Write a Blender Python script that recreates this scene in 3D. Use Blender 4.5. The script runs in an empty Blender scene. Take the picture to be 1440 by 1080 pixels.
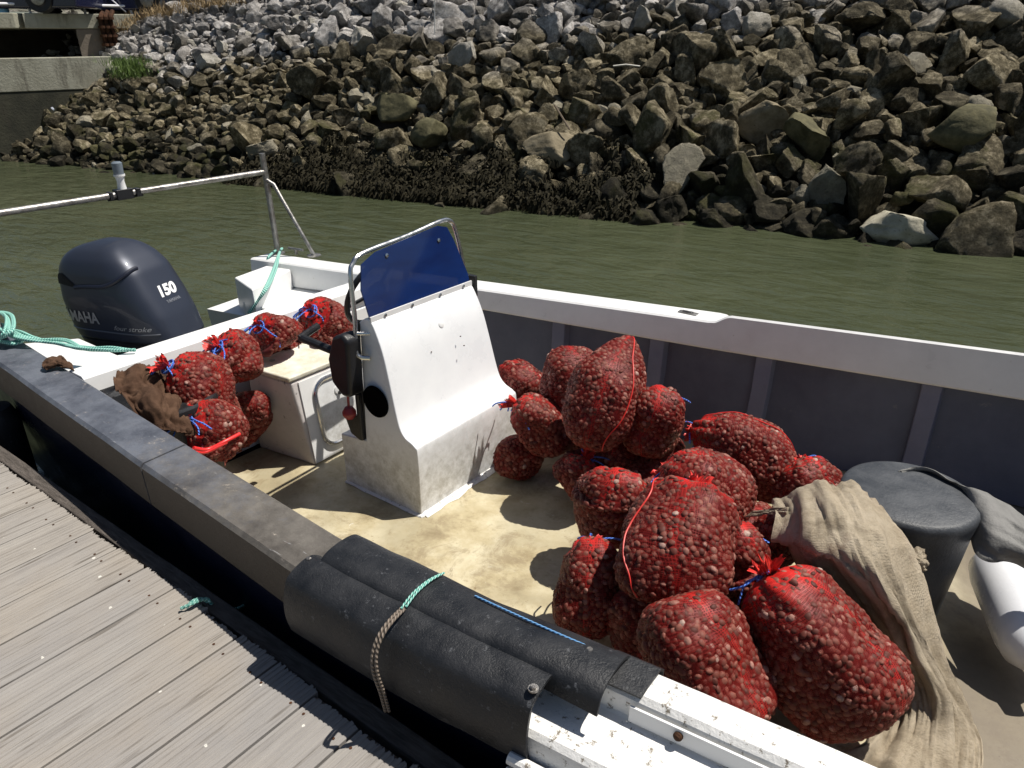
import bpy, bmesh, math, random
import numpy as np
from mathutils import Vector, Matrix, noise
random.seed(7); rng=np.random.default_rng(7)
C=bpy.context.scene.collection
S=bpy.context.scene
# ------------------------------------------------------------------ camera
F=1050.0; H=2.35
p,ro,ya=math.radians(24.5),math.radians(-.7),math.radians(127.5)
CV=Vector((math.cos(ya)*math.cos(p),math.sin(ya)*math.cos(p),-math.sin(p)))
r0=CV.cross(Vector((0,0,1))).normalized(); u0=r0.cross(CV)
CR=r0*math.cos(ro)+u0*math.sin(ro); CU=-r0*math.sin(ro)+u0*math.cos(ro)
cd=bpy.data.cameras.new('camera'); cam=bpy.data.objects.new('camera',cd); C.objects.link(cam)
m=Matrix((CR,CU,-CV)).transposed().to_4x4(); m.translation=Vector((0,0,H)); cam.matrix_world=m
cd.sensor_width=36; cd.lens=36*F/1440; cd.clip_end=400; cd.clip_start=.05
S.camera=cam; S.render.resolution_x=1024; S.render.resolution_y=768
def ray(x,y): return CR*((x-720)/F)-CU*((y-540)/F)+CV
def at(x,y,z): d=ray(x,y); t=(z-H)/d.z; return Vector((d.x*t,d.y*t,z))
def atx(x,y,X): d=ray(x,y); t=X/d.x; return Vector((X,d.y*t,H+d.z*t))
GR=Vector((math.sin(ya),-math.cos(ya),0)); GF=Vector((math.cos(ya),math.sin(ya),0))
def atd(x,y,d):        # point seen at photo pixel, at ground distance d ahead
    q=ray(x,y); t=d/q.dot(GF); return q*t+Vector((0,0,H))
# ------------------------------------------------------------------ nodes
class N:
    def __init__(s,name):
        s.m=bpy.data.materials.new(name); s.m.use_nodes=True; s.t=s.m.node_tree
        s.b=s.t.nodes['Principled BSDF']; s.out=s.t.nodes['Material Output']
    def n(s,ty,**k):
        x=s.t.nodes.new(ty)
        for a,v in k.items(): setattr(x,a,v)
        return x
    def l(s,a,b): s.t.links.new(a,b)
    def coord(s,kind='Object',scale=(1,1,1)):
        if kind=='World': o=s.n('ShaderNodeNewGeometry').outputs['Position']
        else: o=s.n('ShaderNodeTexCoord').outputs[kind]
        mp=s.n('ShaderNodeMapping'); mp.inputs['Scale'].default_value=scale; s.l(o,mp.inputs['Vector']); return mp.outputs[0]
    def noise(s,scale,detail=6,rough=.6,co=None,dist=0):
        x=s.n('ShaderNodeTexNoise'); x.inputs['Scale'].default_value=scale; x.inputs['Detail'].default_value=detail
        x.inputs['Roughness'].default_value=rough; x.inputs['Distortion'].default_value=dist
        s.l(co if co is not None else s.coord('World'),x.inputs['Vector']); return x.outputs['Fac']
    def voro(s,scale,co=None,feature='F1',out='Distance'):
        x=s.n('ShaderNodeTexVoronoi',feature=feature); x.inputs['Scale'].default_value=scale
        s.l(co if co is not None else s.coord('World'),x.inputs['Vector']); return x.outputs[out]
    def ramp(s,fac,stops):
        x=s.n('ShaderNodeValToRGB'); e=x.color_ramp.elements
        while len(e)<len(stops): e.new(.5)
        for i,(q,c) in enumerate(stops):
            e[i].position=q; e[i].color=(*c,1) if len(c)==3 else c
        s.l(fac,x.inputs[0]); return x.outputs[0]
    def lin(s,fac,a,b,c=0.,d=1.):
        x=s.n('ShaderNodeMapRange'); 
        for i,v in zip((1,2,3,4),(a,b,c,d)): x.inputs[i].default_value=v
        s.l(fac,x.inputs[0]); return x.outputs[0]
    def mix(s,fac,a,b,mode='MIX'):
        x=s.n('ShaderNodeMix',data_type='RGBA',blend_type=mode)
        if isinstance(fac,(int,float)): x.inputs[0].default_value=fac
        else: s.l(fac,x.inputs[0])
        for i,v in ((6,a),(7,b)):
            if isinstance(v,(tuple,list)): x.inputs[i].default_value=(*v,1)
            else: s.l(v,x.inputs[i])
        return x.outputs[2]
    def math(s,op,a,b=0.):
        x=s.n('ShaderNodeMath',operation=op)
        for i,v in ((0,a),(1,b)):
            if isinstance(v,(int,float)): x.inputs[i].default_value=v
            else: s.l(v,x.inputs[i])
        return x.outputs[0]
    def bump(s,h,strength=.5,dist=.01,prev=None):
        x=s.n('ShaderNodeBump'); x.inputs['Strength'].default_value=strength; x.inputs['Distance'].default_value=dist
        s.l(h,x.inputs['Height'])
        if prev is not None: s.l(prev,x.inputs['Normal'])
        s.l(x.outputs[0],s.b.inputs['Normal']); return x.outputs[0]
    def set(s,**k):
        for a,v in k.items():
            i=s.b.inputs[{'base':'Base Color','rough':'Roughness','metal':'Metallic','spec':'Specular IOR Level','coat':'Coat Weight','alpha':'Alpha','trans':'Transmission Weight','ior':'IOR','sheen':'Sheen Weight'}[a]]
            if isinstance(v,tuple): i.default_value=(*v,1)
            elif isinstance(v,(int,float)): i.default_value=v
            else: s.l(v,i)
        return s
def worn(name,c1,c2,scale=6,rough=.5,bump=.15,spec=.4,dirt=None,dth=.62,metal=0,streak=(1,1,1),fine=120):
    n=N(name); co=n.coord('World',streak)
    f=n.noise(scale,8,.65,co); col=n.ramp(f,[(.35,c1),(.65,c2)])
    if dirt:
        g=n.noise(scale*4.3,9,.75,co); g=n.lin(g,dth,dth+.06); col=n.mix(g,col,dirt)
    n.set(base=col,rough=n.lin(f,.3,.7,rough-.12,rough+.12),spec=spec,metal=metal)
    h=n.noise(fine,4,.6,co); b=n.bump(h,bump,.004); n.bump(f,bump*.8,.02,b); return n.m
M={}
M['white']=worn('white_gelcoat',(.74,.74,.73),(.82,.82,.81),5,.35,.06,.5,(.45,.43,.36),.66)
M['console']=consmat() if 0 else worn('console_gelcoat',(.76,.77,.78),(.83,.84,.84),4,.32,.05,.5,(.42,.38,.30),.72)
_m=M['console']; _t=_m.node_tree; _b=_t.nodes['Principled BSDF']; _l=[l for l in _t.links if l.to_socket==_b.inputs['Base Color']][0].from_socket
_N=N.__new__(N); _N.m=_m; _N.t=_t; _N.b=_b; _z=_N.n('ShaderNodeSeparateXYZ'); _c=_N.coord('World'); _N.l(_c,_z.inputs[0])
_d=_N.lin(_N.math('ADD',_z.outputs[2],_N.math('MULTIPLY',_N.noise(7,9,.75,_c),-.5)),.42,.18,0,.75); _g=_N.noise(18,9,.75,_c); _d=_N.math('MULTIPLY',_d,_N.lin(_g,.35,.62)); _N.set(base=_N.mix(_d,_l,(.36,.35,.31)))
M['chipped']=worn('chipped_white_paint',(.72,.71,.68),(.82,.81,.79),9,.5,.4,.4,(.20,.17,.13),.575)
M['cushion']=worn('stained_cream_top',(.56,.51,.37),(.72,.70,.62),11,.5,.2,.3,(.30,.24,.12),.62)
M['boxside']=worn('scraped_box_paint',(.50,.46,.45),(.62,.58,.56),5,.5,.2,.4,(.16,.14,.13),.60)
def caprail():
    n=N('worn_grey_rail'); co=n.coord('World'); sx=n.n('ShaderNodeSeparateXYZ'); n.l(co,sx.inputs[0]); f=n.noise(6,9,.7,co); g=n.noise(16,9,.8,co)
    a=n.ramp(f,[(.35,(.055,.06,.075)),(.62,(.13,.14,.165))]); c=n.ramp(f,[(.35,(.075,.066,.056)),(.62,(.165,.15,.13))])
    col=n.mix(n.lin(n.math('ADD',sx.outputs[0],n.math('MULTIPLY',n.math('SUBTRACT',g,.5),1.6)),-2.7,-1.9),a,c)
    col=n.mix(n.lin(g,.60,.66,0,.75),col,(.40,.35,.30)); col=n.mix(n.lin(n.noise(23,9,.8,co),.64,.70,0,.8),col,(.10,.045,.03)); sc=n.noise(5,8,.8,n.coord('World',(1,12,1))); col=n.mix(n.lin(sc,.63,.67,0,.6),col,(.45,.45,.46))
    n.set(base=col,rough=n.lin(g,.3,.7,.28,.55),spec=.5); b=n.bump(g,.35,.006); n.bump(f,.3,.02,b); return n.m
M['capgrey']=caprail()
M['capside']=worn('brown_grey_side',(.055,.042,.032),(.08,.065,.05),7,.55,.3,.3)
M['navy']=worn('navy_hull',(.004,.006,.02),(.012,.014,.035),4,.35,.3,.5,(.05,.06,.10),.66)
M['inner']=worn('blue_grey_inner',(.062,.070,.105),(.105,.115,.16),2.2,.5,.25,.4,(.16,.16,.18),.63)
M['rib']=worn('blue_grey_rib',(.13,.14,.20),(.18,.19,.26),3,.6,.2,.3,(.15,.15,.18),.70)
M['rubber']=worn('black_rubber',(.009,.010,.012),(.022,.023,.026),9,.46,.4,.4,(.085,.088,.095),.60,fine=200)
M['rubber2']=worn('grey_tub_rubber',(.04,.044,.05),(.075,.08,.088),8,.5,.4,.4,(.16,.17,.18),.68)
M['steel']=worn('stainless_steel',(.55,.55,.55),(.68,.68,.68),10,.22,.05,.5,metal=1)
M['galv']=worn('dull_galvanised',(.22,.20,.18),(.42,.41,.39),14,.42,.3,.5,metal=.8)
M['blackpl']=worn('black_plastic',(.010,.010,.012),(.02,.02,.022),12,.4,.2,.4)
M['redpl']=worn('red_plastic',(.22,.02,.02),(.30,.03,.03),12,.4,.1,.5)
M['fender']=worn('white_fender',(.68,.69,.72),(.76,.77,.79),6,.32,.05,.5,(.45,.40,.34),.70)
M['tarp']=worn('grey_tarpaulin',(.13,.128,.12),(.21,.205,.195),6,.62,.4,.4,(.10,.095,.09),.66)
M['brown']=worn('brown_rag',(.065,.035,.022),(.12,.07,.045),14,.85,.8,.1,fine=400)
M['rust']=worn('rusty_iron',(.03,.014,.008),(.09,.04,.02),14,.8,.8,.2)
M['beam']=worn('weathered_edge_beam',(.07,.06,.052),(.15,.13,.115),12,.85,.8,.2,(.22,.10,.05),.66,streak=(1,6,6))
M['rope']=None
def rope_mat(name,c1,c2,tw=140):
    n=N(name); uv=n.n('ShaderNodeTexCoord').outputs['UV']; w=n.n('ShaderNodeTexWave'); w.bands_direction='DIAGONAL'; w.inputs['Scale'].default_value=1
    mp=n.n('ShaderNodeMapping'); mp.inputs['Scale'].default_value=(tw/3,1.,1); n.l(uv,mp.inputs[0]); n.l(mp.outputs[0],w.inputs[0])
    col=n.mix(w.outputs['Fac'],c1,c2); n.set(base=col,rough=.6); n.bump(w.outputs['Fac'],.8,.004); return n.m
M['rope']=rope_mat('green_rope',(.05,.30,.24),(.45,.75,.66))
M['ropeold']=rope_mat('old_tan_rope',(.10,.08,.06),(.25,.20,.16))
M['twine']=rope_mat('blue_twine',(.03,.10,.55),(.12,.30,.85))
M['bluerope']=rope_mat('light_blue_rope',(.06,.20,.45),(.2,.42,.7))
def floor_mat():
    n=N('cream_floor'); co=n.coord('World')
    f=n.noise(3.2,9,.7,co); g=n.noise(1.3,5,.6,co,.8)
    col=n.ramp(f,[(.32,(.24,.185,.10)),(.47,(.46,.39,.24)),(.64,(.60,.54,.38))])
    col=n.mix(n.lin(g,.44,.60,.0,.7),col,(.30,.26,.17)); g2=n.noise(5.5,9,.8,co,.5); col=n.mix(n.lin(g2,.52,.62,0,.65),col,(.24,.185,.11))
    st=n.noise(8,10,.8,co); col=n.mix(n.lin(st,.60,.70),col,(.20,.14,.07))
    st=n.noise(26,8,.8,co); col=n.mix(n.lin(st,.63,.69),col,(.12,.09,.06)); st=n.noise(9,9,.8,n.coord('World',(1,1,1)),2.); col=n.mix(n.lin(st,.64,.68,0,.8),col,(.70,.68,.60))
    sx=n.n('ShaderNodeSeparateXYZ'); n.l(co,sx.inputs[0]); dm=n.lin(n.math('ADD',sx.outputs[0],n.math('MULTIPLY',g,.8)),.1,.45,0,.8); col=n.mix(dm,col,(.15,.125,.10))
    wet=n.lin(n.noise(2.0,4,.5,co),.5,.6); n.set(base=col,rough=n.lin(f,.3,.7,.55,.32),spec=.4)
    n.bump(f,.3,.01); return n.m
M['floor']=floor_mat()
def plank_mat():
    n=N('weathered_plank'); oi=n.n('ShaderNodeObjectInfo').outputs['Random']; co=n.coord('World',(30,1.6,8))
    cs=n.n('ShaderNodeVectorMath',operation='ADD'); n.l(co,cs.inputs[0]); cx=n.n('ShaderNodeCombineXYZ'); n.l(n.math('MULTIPLY',oi,50),cx.inputs[1]); n.l(cx.outputs[0],cs.inputs[1])
    f=n.noise(1.6,10,.75,cs.outputs[0]); col=n.ramp(f,[(.25,(.20,.18,.16)),(.45,(.29,.267,.24)),(.7,(.37,.345,.31))])
    col=n.mix(n.lin(oi,0,1,0,.5),col,(.24,.235,.24)); 
    b2=n.noise(1.5,5,.6,n.coord('World')); col=n.mix(n.lin(b2,.45,.7,0,.5),col,(.33,.28,.22))
    dk=n.noise(2.2,3,.5,cs.outputs[0]); col=n.mix(n.lin(dk,.60,.70,0,.55),col,(.08,.065,.05))
    sp=n.voro(9,n.coord('World')); sn=n.noise(60,2,.5); sp2=n.math('ADD',sp,n.math('MULTIPLY',sn,.06)); col=n.mix(n.lin(sp2,.085,.075),col,(.62,.60,.55))
    n.set(base=col,rough=.8,spec=.2); b=n.bump(f,.7,.004); n.bump(n.noise(3,8,.8,n.coord('World',(60,3,10))),.5,.003,b); return n.m
M['plank']=plank_mat()
def rock_mat():
    n=N('riprap_stone'); pos=n.n('ShaderNodeNewGeometry').outputs['Position']; sx=n.n('ShaderNodeSeparateXYZ'); n.l(pos,sx.inputs[0]); z=sx.outputs[2]
    oi=n.n('ShaderNodeObjectInfo').outputs['Random']; ri=n.n('ShaderNodeNewGeometry').outputs['Random Per Island']
    rnd=n.math('FRACT',n.math('ADD',n.math('MULTIPLY',oi,7.3),ri))
    co=n.coord('World'); f=n.noise(5.5,10,.78,co); big=n.noise(.5,3,.5,co)
    dry=n.ramp(f,[(.34,(.14,.13,.12)),(.48,(.34,.32,.30)),(.60,(.62,.59,.56))])
    mid=n.ramp(f,[(.36,(.04,.031,.016)),(.50,(.14,.117,.070)),(.60,(.38,.325,.22))])
    low=n.ramp(f,[(.34,(.012,.011,.008)),(.52,(.05,.043,.026)),(.70,(.20,.175,.12))])
    zz=n.math('ADD',z,n.math('ADD',n.math('MULTIPLY',n.math('SUBTRACT',rnd,.5),.7),n.math('MULTIPLY',n.math('SUBTRACT',big,.5),1.6)))
    z2=n.math('SUBTRACT',zz,n.math('MULTIPLY',n.math('ADD',sx.outputs[0],18.),.058)); col=n.mix(n.lin(zz,.15,.9),low,mid); col=n.mix(n.lin(z2,1.7,2.3),col,dry)
    moss=n.noise(1.6,5,.6,co); mf=n.math('MULTIPLY',n.lin(moss,.52,.62,0,.6),n.lin(z,1.9,1.2)); col=n.mix(mf,col,(.075,.075,.022))
    v=n.lin(rnd,0,1,.55,1.45); sc=n.n('ShaderNodeVectorMath',operation='SCALE'); n.l(col,sc.inputs[0]); n.l(v,sc.inputs[3])
    pale=n.math('GREATER_THAN',rnd,.94); col=n.mix(n.math('MULTIPLY',pale,.6),sc.outputs[0],(.42,.39,.31))
    sp_=n.noise(34,6,.8,co); col=n.mix(n.lin(sp_,.42,.34,0,.8),col,(.02,.017,.012)); n.set(base=col,rough=.85,spec=.2); b=n.bump(n.noise(5,12,.85,co),1.,.10); b=n.bump(n.voro(7,co,out='Distance'),.5,.04,b); n.bump(n.voro(30,co),.6,.012,b); return n.m
M['rock']=rock_mat()
def simple(name,c,r=.6,**k): n=N(name); n.set(base=c,rough=r,**k); return n.m
def conc(name,c1,c2,d=(.05,.045,.035)):
    n=N(name); co=n.coord('World'); f=n.noise(1.2,9,.7,co); col=n.ramp(f,[(.35,c1),(.65,c2)])
    s=n.noise(2.2,8,.7,n.coord('World',(1.5,1.5,.3))); col=n.mix(n.lin(s,.52,.68,0,.8),col,d)
    n.set(base=col,rough=.9,spec=.2); n.bump(n.noise(20,8,.7,co),.6,.02); return n.m
M['conc']=conc('quay_concrete',(.26,.25,.195),(.38,.37,.30),(.10,.09,.07))
M['concdark']=conc('weedy_concrete',(.04,.04,.03),(.075,.072,.05))
M['concbrown']=conc('rusty_stained_concrete',(.13,.11,.09),(.20,.17,.14),(.16,.085,.04))
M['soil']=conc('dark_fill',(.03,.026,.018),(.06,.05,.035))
def burlap():
    n=N('burlap'); co=n.coord('World'); f=n.noise(7,8,.7,co); col=n.ramp(f,[(.3,(.30,.24,.165)),(.5,(.46,.385,.28)),(.7,(.56,.48,.365))])
    st=n.noise(3.6,7,.7,co); col=n.mix(n.lin(st,.56,.68,0,.8),col,(.13,.06,.04))
    st=n.noise(5.1,4,.6,n.coord('World',(1,1,.6))); col=n.mix(n.lin(st,.6,.7,0,.6),col,(.10,.075,.045))
    uv=n.n('ShaderNodeTexCoord').outputs['UV']; w=n.n('ShaderNodeTexWave'); w.inputs['Scale'].default_value=80; w.inputs['Distortion'].default_value=1.5; n.l(uv,w.inputs[0]); w.inputs['Detail'].default_value=2
    w2=n.n('ShaderNodeTexWave',bands_direction='Y'); w2.inputs['Scale'].default_value=80; w2.inputs['Distortion'].default_value=1.5; n.l(uv,w2.inputs[0])
    h=n.math('ADD',w.outputs['Fac'],w2.outputs['Fac']); n.set(base=col,rough=.95,spec=.05,sheen=.1)
    b=n.bump(h,.6,.003); b=n.bump(n.noise(160,4,.7,co),.9,.004,b); n.bump(n.noise(16,5,.6,co),.6,.02,b); return n.m
M['burlap']=burlap()
def clam():
    n=N('clam_shell'); ri=n.n('ShaderNodeNewGeometry').outputs['Random Per Island']; oi=n.n('ShaderNodeObjectInfo').outputs['Random']
    rr=n.math('FRACT',n.math('ADD',ri,oi))
    col=n.ramp(rr,[(0,(.075,.019,.014)),(.35,(.145,.038,.027)),(.65,(.205,.060,.042)),(.92,(.27,.10,.072)),(.985,(.38,.20,.16)),(1,(.50,.36,.30))])
    co=n.coord('Object'); f=n.noise(140,3,.6,co); col=n.mix(n.lin(f,.35,.65,.0,.5),col,(.10,.03,.02))
    n.set(base=col,rough=.6,spec=.25); n.bump(f,.4,.003); return n.m
M['clam']=clam(); M['core']=simple('bag_core',(.10,.008,.007),.7)
def net():
    n=N('red_net'); uv=n.n('ShaderNodeTexCoord').outputs['UV']; sx=n.n('ShaderNodeSeparateXYZ'); 
    ds=n.noise(9,3,.5,n.coord('Object')); 
    n.l(uv,sx.inputs[0])
    def lines(o,off):
        a=n.math('ADD',n.math('MULTIPLY',o,1/.0075),n.math('MULTIPLY',ds,off)); fr=n.math('FRACT',a)
        return n.math('LESS_THAN',n.math('ABSOLUTE',n.math('SUBTRACT',fr,.5)),.13)
    g=n.math('MAXIMUM',lines(sx.outputs[0],5),lines(sx.outputs[1],4))
    at_=n.n('ShaderNodeAttribute',attribute_name='gather').outputs['Fac']
    pn=n.noise(14,4,.6,n.coord('Object')); extra=n.lin(pn,.44,.70,.09,.26)
    al=n.math('MAXIMUM',g,0.); al=n.math('MULTIPLY',al,.50); al=n.math('ADD',al,n.math('ADD',extra,at_)); al=n.math('MINIMUM',al,.93)
    col=n.mix(n.lin(at_,.15,.6),(.25,.016,.012),(.60,.022,.017))
    n.set(base=col,rough=.5,spec=.3,alpha=al); n.bump(n.noise(60,3,.6,n.coord('Object')),.5,.004)
    # thin threads let some light through
    return n.m
M['net']=net()
def tuft():
    n=N('red_net_gather'); uv=n.coord('UV',(60,1,1)); f=n.noise(1.5,3,.5,uv); n.set(base=n.ramp(f,[(.3,(.45,.015,.012)),(.7,(.85,.05,.035))]),rough=.45,alpha=n.lin(f,.35,.5,.55,1.)); n.bump(f,.8,.004); return n.m
M['tuft']=tuft()
def water():
    n=N('harbour_water'); co=n.coord('World')
    f=n.noise(.35,4,.6,co); col=n.ramp(f,[(.3,(.044,.053,.028)),(.7,(.068,.077,.041))])
    fo=n.noise(2.6,9,.8,n.coord('World',(.5,1,1)),1.2); col=n.mix(n.lin(fo,.66,.74,0,.25),col,(.2,.2,.14))
    n.set(base=col,rough=.06,ior=1.33,spec=.5)
    rot=n.n('ShaderNodeMapping'); rot.inputs['Rotation'].default_value=(0,0,math.radians(-25)); rot.inputs['Scale'].default_value=(1.,2.1,1); n.l(n.n('ShaderNodeNewGeometry').outputs['Position'],rot.inputs[0])
    a=n.noise(1.7,3,.5,rot.outputs[0],.4); b=n.noise(6,3,.6,rot.outputs[0],.6); c=n.noise(22,2,.5,rot.outputs[0])
    x=n.bump(a,.30,.25); x=n.bump(b,.24,.06,x); n.bump(c,.25,.006,x); return n.m
M['water']=water()
# ------------------------------------------------------------------ mesh helpers
class MB:
    def __init__(s): s.v=[]; s.f=[]; s.mi=[]; s.uv=None
    def add(s,vs,fs,mi=0):
        o=len(s.v); s.v+=[tuple(q) for q in vs]; s.f+=[tuple(i+o for i in f) for f in fs]; s.mi+=[mi]*len(fs); return s
    def box(s,a,b,mi=0):
        x0,y0,z0=a; x1,y1,z1=b
        return s.hexa([(x0,y0,z0),(x1,y0,z0),(x1,y1,z0),(x0,y1,z0)],[(x0,y0,z1),(x1,y0,z1),(x1,y1,z1),(x0,y1,z1)],mi)
    def hexa(s,lo,hi,mi=0): return s.add(list(lo)+list(hi),[(3,2,1,0),(4,5,6,7),(0,1,5,4),(1,2,6,5),(2,3,7,6),(3,0,4,7)],mi)
    def prism(s,poly,off,mi=0):        # polygon (list of pts) extruded by vector
        n=len(poly); off=Vector(off); P=[Vector(q) for q in poly]
        return s.add(P+[q+off for q in P],[tuple(range(n))[::-1],tuple(range(n,2*n))]+[(i,(i+1)%n,n+(i+1)%n,n+i) for i in range(n)],mi)
    def loft(s,rings,mi=0,closed=True,caps=True):
        n=len(rings[0]); vs=[q for r in rings for q in r]; fs=[]
        for i in range(len(rings)-1):
            for j in range(n if closed else n-1):
                k=(j+1)%n; fs.append((i*n+j,i*n+k,(i+1)*n+k,(i+1)*n+j))
        if caps and closed: fs+=[tuple(range(n))[::-1],tuple(range((len(rings)-1)*n,len(rings)*n))]
        return s.add(vs,fs,mi)
    def tube(s,pts,r,seg=8,mi=0,smooth=0):
        P=[Vector(q) for q in pts]
        if smooth: P=crom(P,smooth)
        rings=[]; up=Vector((0,0,1)); prev=None
        for i,q in enumerate(P):
            t=(P[min(i+1,len(P)-1)]-P[max(i-1,0)]).normalized()
            if prev is None: prev=t.orthogonal().normalized()
            a=(prev-t*prev.dot(t)); a=a.normalized() if a.length>1e-6 else t.orthogonal().normalized(); prev=a; b=t.cross(a)
            rr=r[i*len(r)//len(P)] if isinstance(r,(list,tuple)) else r
            rings.append([q+(a*math.cos(2*math.pi*k/seg)+b*math.sin(2*math.pi*k/seg))*rr for k in range(seg)])
        return s.loft(rings,mi)
    def lathe(s,prof,c,axis=(0,0,1),seg=32,mi=0):
        ax=Vector(axis).normalized(); a=ax.orthogonal().normalized(); b=ax.cross(a); c=Vector(c)
        rings=[[c+ax*h+(a*math.cos(2*math.pi*k/seg)+b*math.sin(2*math.pi*k/seg))*r for k in range(seg)] for r,h in prof]
        return s.loft(rings,mi)
    def grid(s,G,mi=0):
        n=len(G[0]); return s.add([q for r in G for q in r],[(i*n+j,i*n+j+1,(i+1)*n+j+1,(i+1)*n+j) for i in range(len(G)-1) for j in range(n-1)],mi)
    def build(s,name,mats,parent=None,sharp=35,bevel=0,seg=2,uvs=None,solid=0):
        me=bpy.data.meshes.new(name); me.from_pydata(s.v,[],s.f)
        for q in (mats if isinstance(mats,(list,tuple)) else [mats]): me.materials.append(M[q] if isinstance(q,str) else q)
        me.polygons.foreach_set('material_index',s.mi)
        bm=bmesh.new(); bm.from_mesh(me)
        if uvs is None: bmesh.ops.recalc_face_normals(bm,faces=bm.faces)
        an=math.radians(sharp)
        for e in bm.edges:
            e.smooth = len(e.link_faces)==2 and e.calc_face_angle(9)<an
        for f in bm.faces: f.smooth=True
        bm.to_mesh(me); bm.free()
        if uvs is not None:
            L=me.uv_layers.new(name='UVMap'); 
            for lp in me.loops: L.data[lp.index].uv=uvs[lp.vertex_index]
        o=bpy.data.objects.new(name,me); C.objects.link(o); o.parent=parent
        if solid: q=o.modifiers.new('thickness','SOLIDIFY'); q.thickness=solid; q.offset=-1
        if bevel: q=o.modifiers.new('bevel','BEVEL'); q.width=bevel; q.segments=seg; q.limit_method='ANGLE'; q.angle_limit=math.radians(30); q.harden_normals=True
        return o
def crom(P,k):
    P=[Vector(q) for q in P]; out=[]
    for i in range(len(P)-1):
        a=P[max(i-1,0)];b=P[i];c=P[i+1];d=P[min(i+2,len(P)-1)]
        for j in range(k):
            t=j/k; out.append(.5*((2*b)+(c-a)*t+(2*a-5*b+4*c-d)*t*t+(3*b-a-3*c+d)*t**3))
    out.append(P[-1]); return out
def ropeobj(name,paths,r,mat,parent=None,smooth=8,seg=8):
    mb=MB(); uv=[]
    for P in paths:
        P=crom(P,smooth); n0=len(mb.v); mb.tube(P,r,seg); L=0
        for i in range(len(P)):
            if i: L+=(P[i]-P[i-1]).length
            uv+=[(L,k/seg) for k in range(seg)]
    return mb.build(name,mat,parent,uvs=uv,sharp=80)
def tag(o,label,cat,group=None,kind=None):
    o['label']=label; o['category']=cat
    if group: o['group']=group
    if kind: o['kind']=kind
    return o
def empty(name,loc,label,cat,group=None):
    o=bpy.data.objects.new(name,None); o.empty_display_size=.1; C.objects.link(o); o.location=loc
    return tag(o,label,cat,group)
def child(o,root):        # parts are modelled in world coordinates: keep them there
    o.parent=root; r=root
    o.matrix_parent_inverse=Matrix.Translation(-(root.location)) if root.type=='EMPTY' else Matrix()
    return o
def struct(o): o['kind']='structure'; return o
def nz(v,s=1.,o=0.): return noise.noise(Vector(v)*s+Vector((o,o*1.7,o*.3)))
def lerp(T,x):
    if x<=T[0][0]: return T[0][1]
    for (a,b),(c,d) in zip(T,T[1:]):
        if x<=c: return b+(d-b)*(x-a)/(c-a)
    return T[-1][1]
# ------------------------------------------------------------------ setting: water, bank
b=MB(); b.add([(-90,-30,0),(40,-30,0),(40,60,0),(-90,60,0)],[(0,1,2,3)]); struct(b.build('water','water'))
SL=.74
def wl(x): return 10.62+.168*x if x>-12 else 10.62+.168*x-.02*(-12-x)   # waterline of the bank
dY=Vector((-.165,.986))
def topz(x): return lerp([(-30,3.3),(-22,3.45),(-17,3.95),(-12,4.5),(10,4.9)],x)
def bankz(x,y):
    return max(-1.5,min((y-wl(x))*.986*SL,topz(x)))
G=[]
for i in range(90):
    x=-32+i*.5; row=[]
    for j in range(60):
        y=wl(x)-2+j*.32; 
        row.append((x,y,bankz(x,y)-.5+.1*nz((x,y,0),1.3)))
    G.append(row)
b=MB(); b.grid(G); struct(b.build('embankment_ground','soil'))
# rocks
def rock_mesh(name,seed,sub=3):
    rr=random.Random(seed); bm=bmesh.new(); bmesh.ops.create_icosphere(bm,subdivisions=sub,radius=1)
    planes=[]
    for _ in range(rr.randint(8,13)):
        d=Vector((rr.gauss(0,1),rr.gauss(0,1),rr.gauss(0,1))).normalized(); planes.append((d,rr.uniform(.36,.72)))
    sx,sy,sz=rr.uniform(.9,1.25),rr.uniform(.8,1.1),rr.uniform(.7,1.05)
    for v in bm.verts:
        q=v.co.copy()
        for d,h in planes:
            e=q.dot(d)-h
            if e>0: q-=d*e*.98
        q+=q.normalized()*(.06*nz(q,2.,seed)+.05*nz(q,5.5,seed)+.03*nz(q,12,seed))
        v.co=Vector((q.x*sx,q.y*sy,q.z*sz))*1.5
    for e in bm.edges: e.smooth=e.calc_face_angle(0)<math.radians(19)
    for f in bm.faces: f.smooth=True
    me=bpy.data.meshes.new(name); bm.to_mesh(me); bm.free(); me.materials.append(M['rock']); return me
RM=[rock_mesh('boulder_mesh',i*3+1,4) for i in range(22)]
pts=[]; cell={}
def try_rock(x,y,r,k):
    cx,cy=int(x//.7),int(y//.7)
    for a in range(cx-2,cx+3):
        for c in range(cy-2,cy+3):
            for (X,Y,R_) in cell.get((a,c),()):
                if (X-x)**2+((Y-y)*1.22)**2<(k*(r+R_))**2: return False
    cell.setdefault((cx,cy),[]).append((x,y,r)); return True
def visible(x,y,z):
    v=Vector((x,y,z-H)); c=v.dot(CV)
    if c<.5: return None
    px=720+F*v.dot(CR)/c; py=540-F*v.dot(CU)/c
    return px,py,c
QD=20.6    # distance of the quay wall
QA=atd(0,85,18.5); QB=atd(145,78,19.9); QA.z=QB.z=0; QL=(QB-QA).normalized()
def beyond(x,y): return (Vector((x,y,0))-QA).dot(Vector((-QL.y,QL.x,0)))>.15
big=[]
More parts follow.
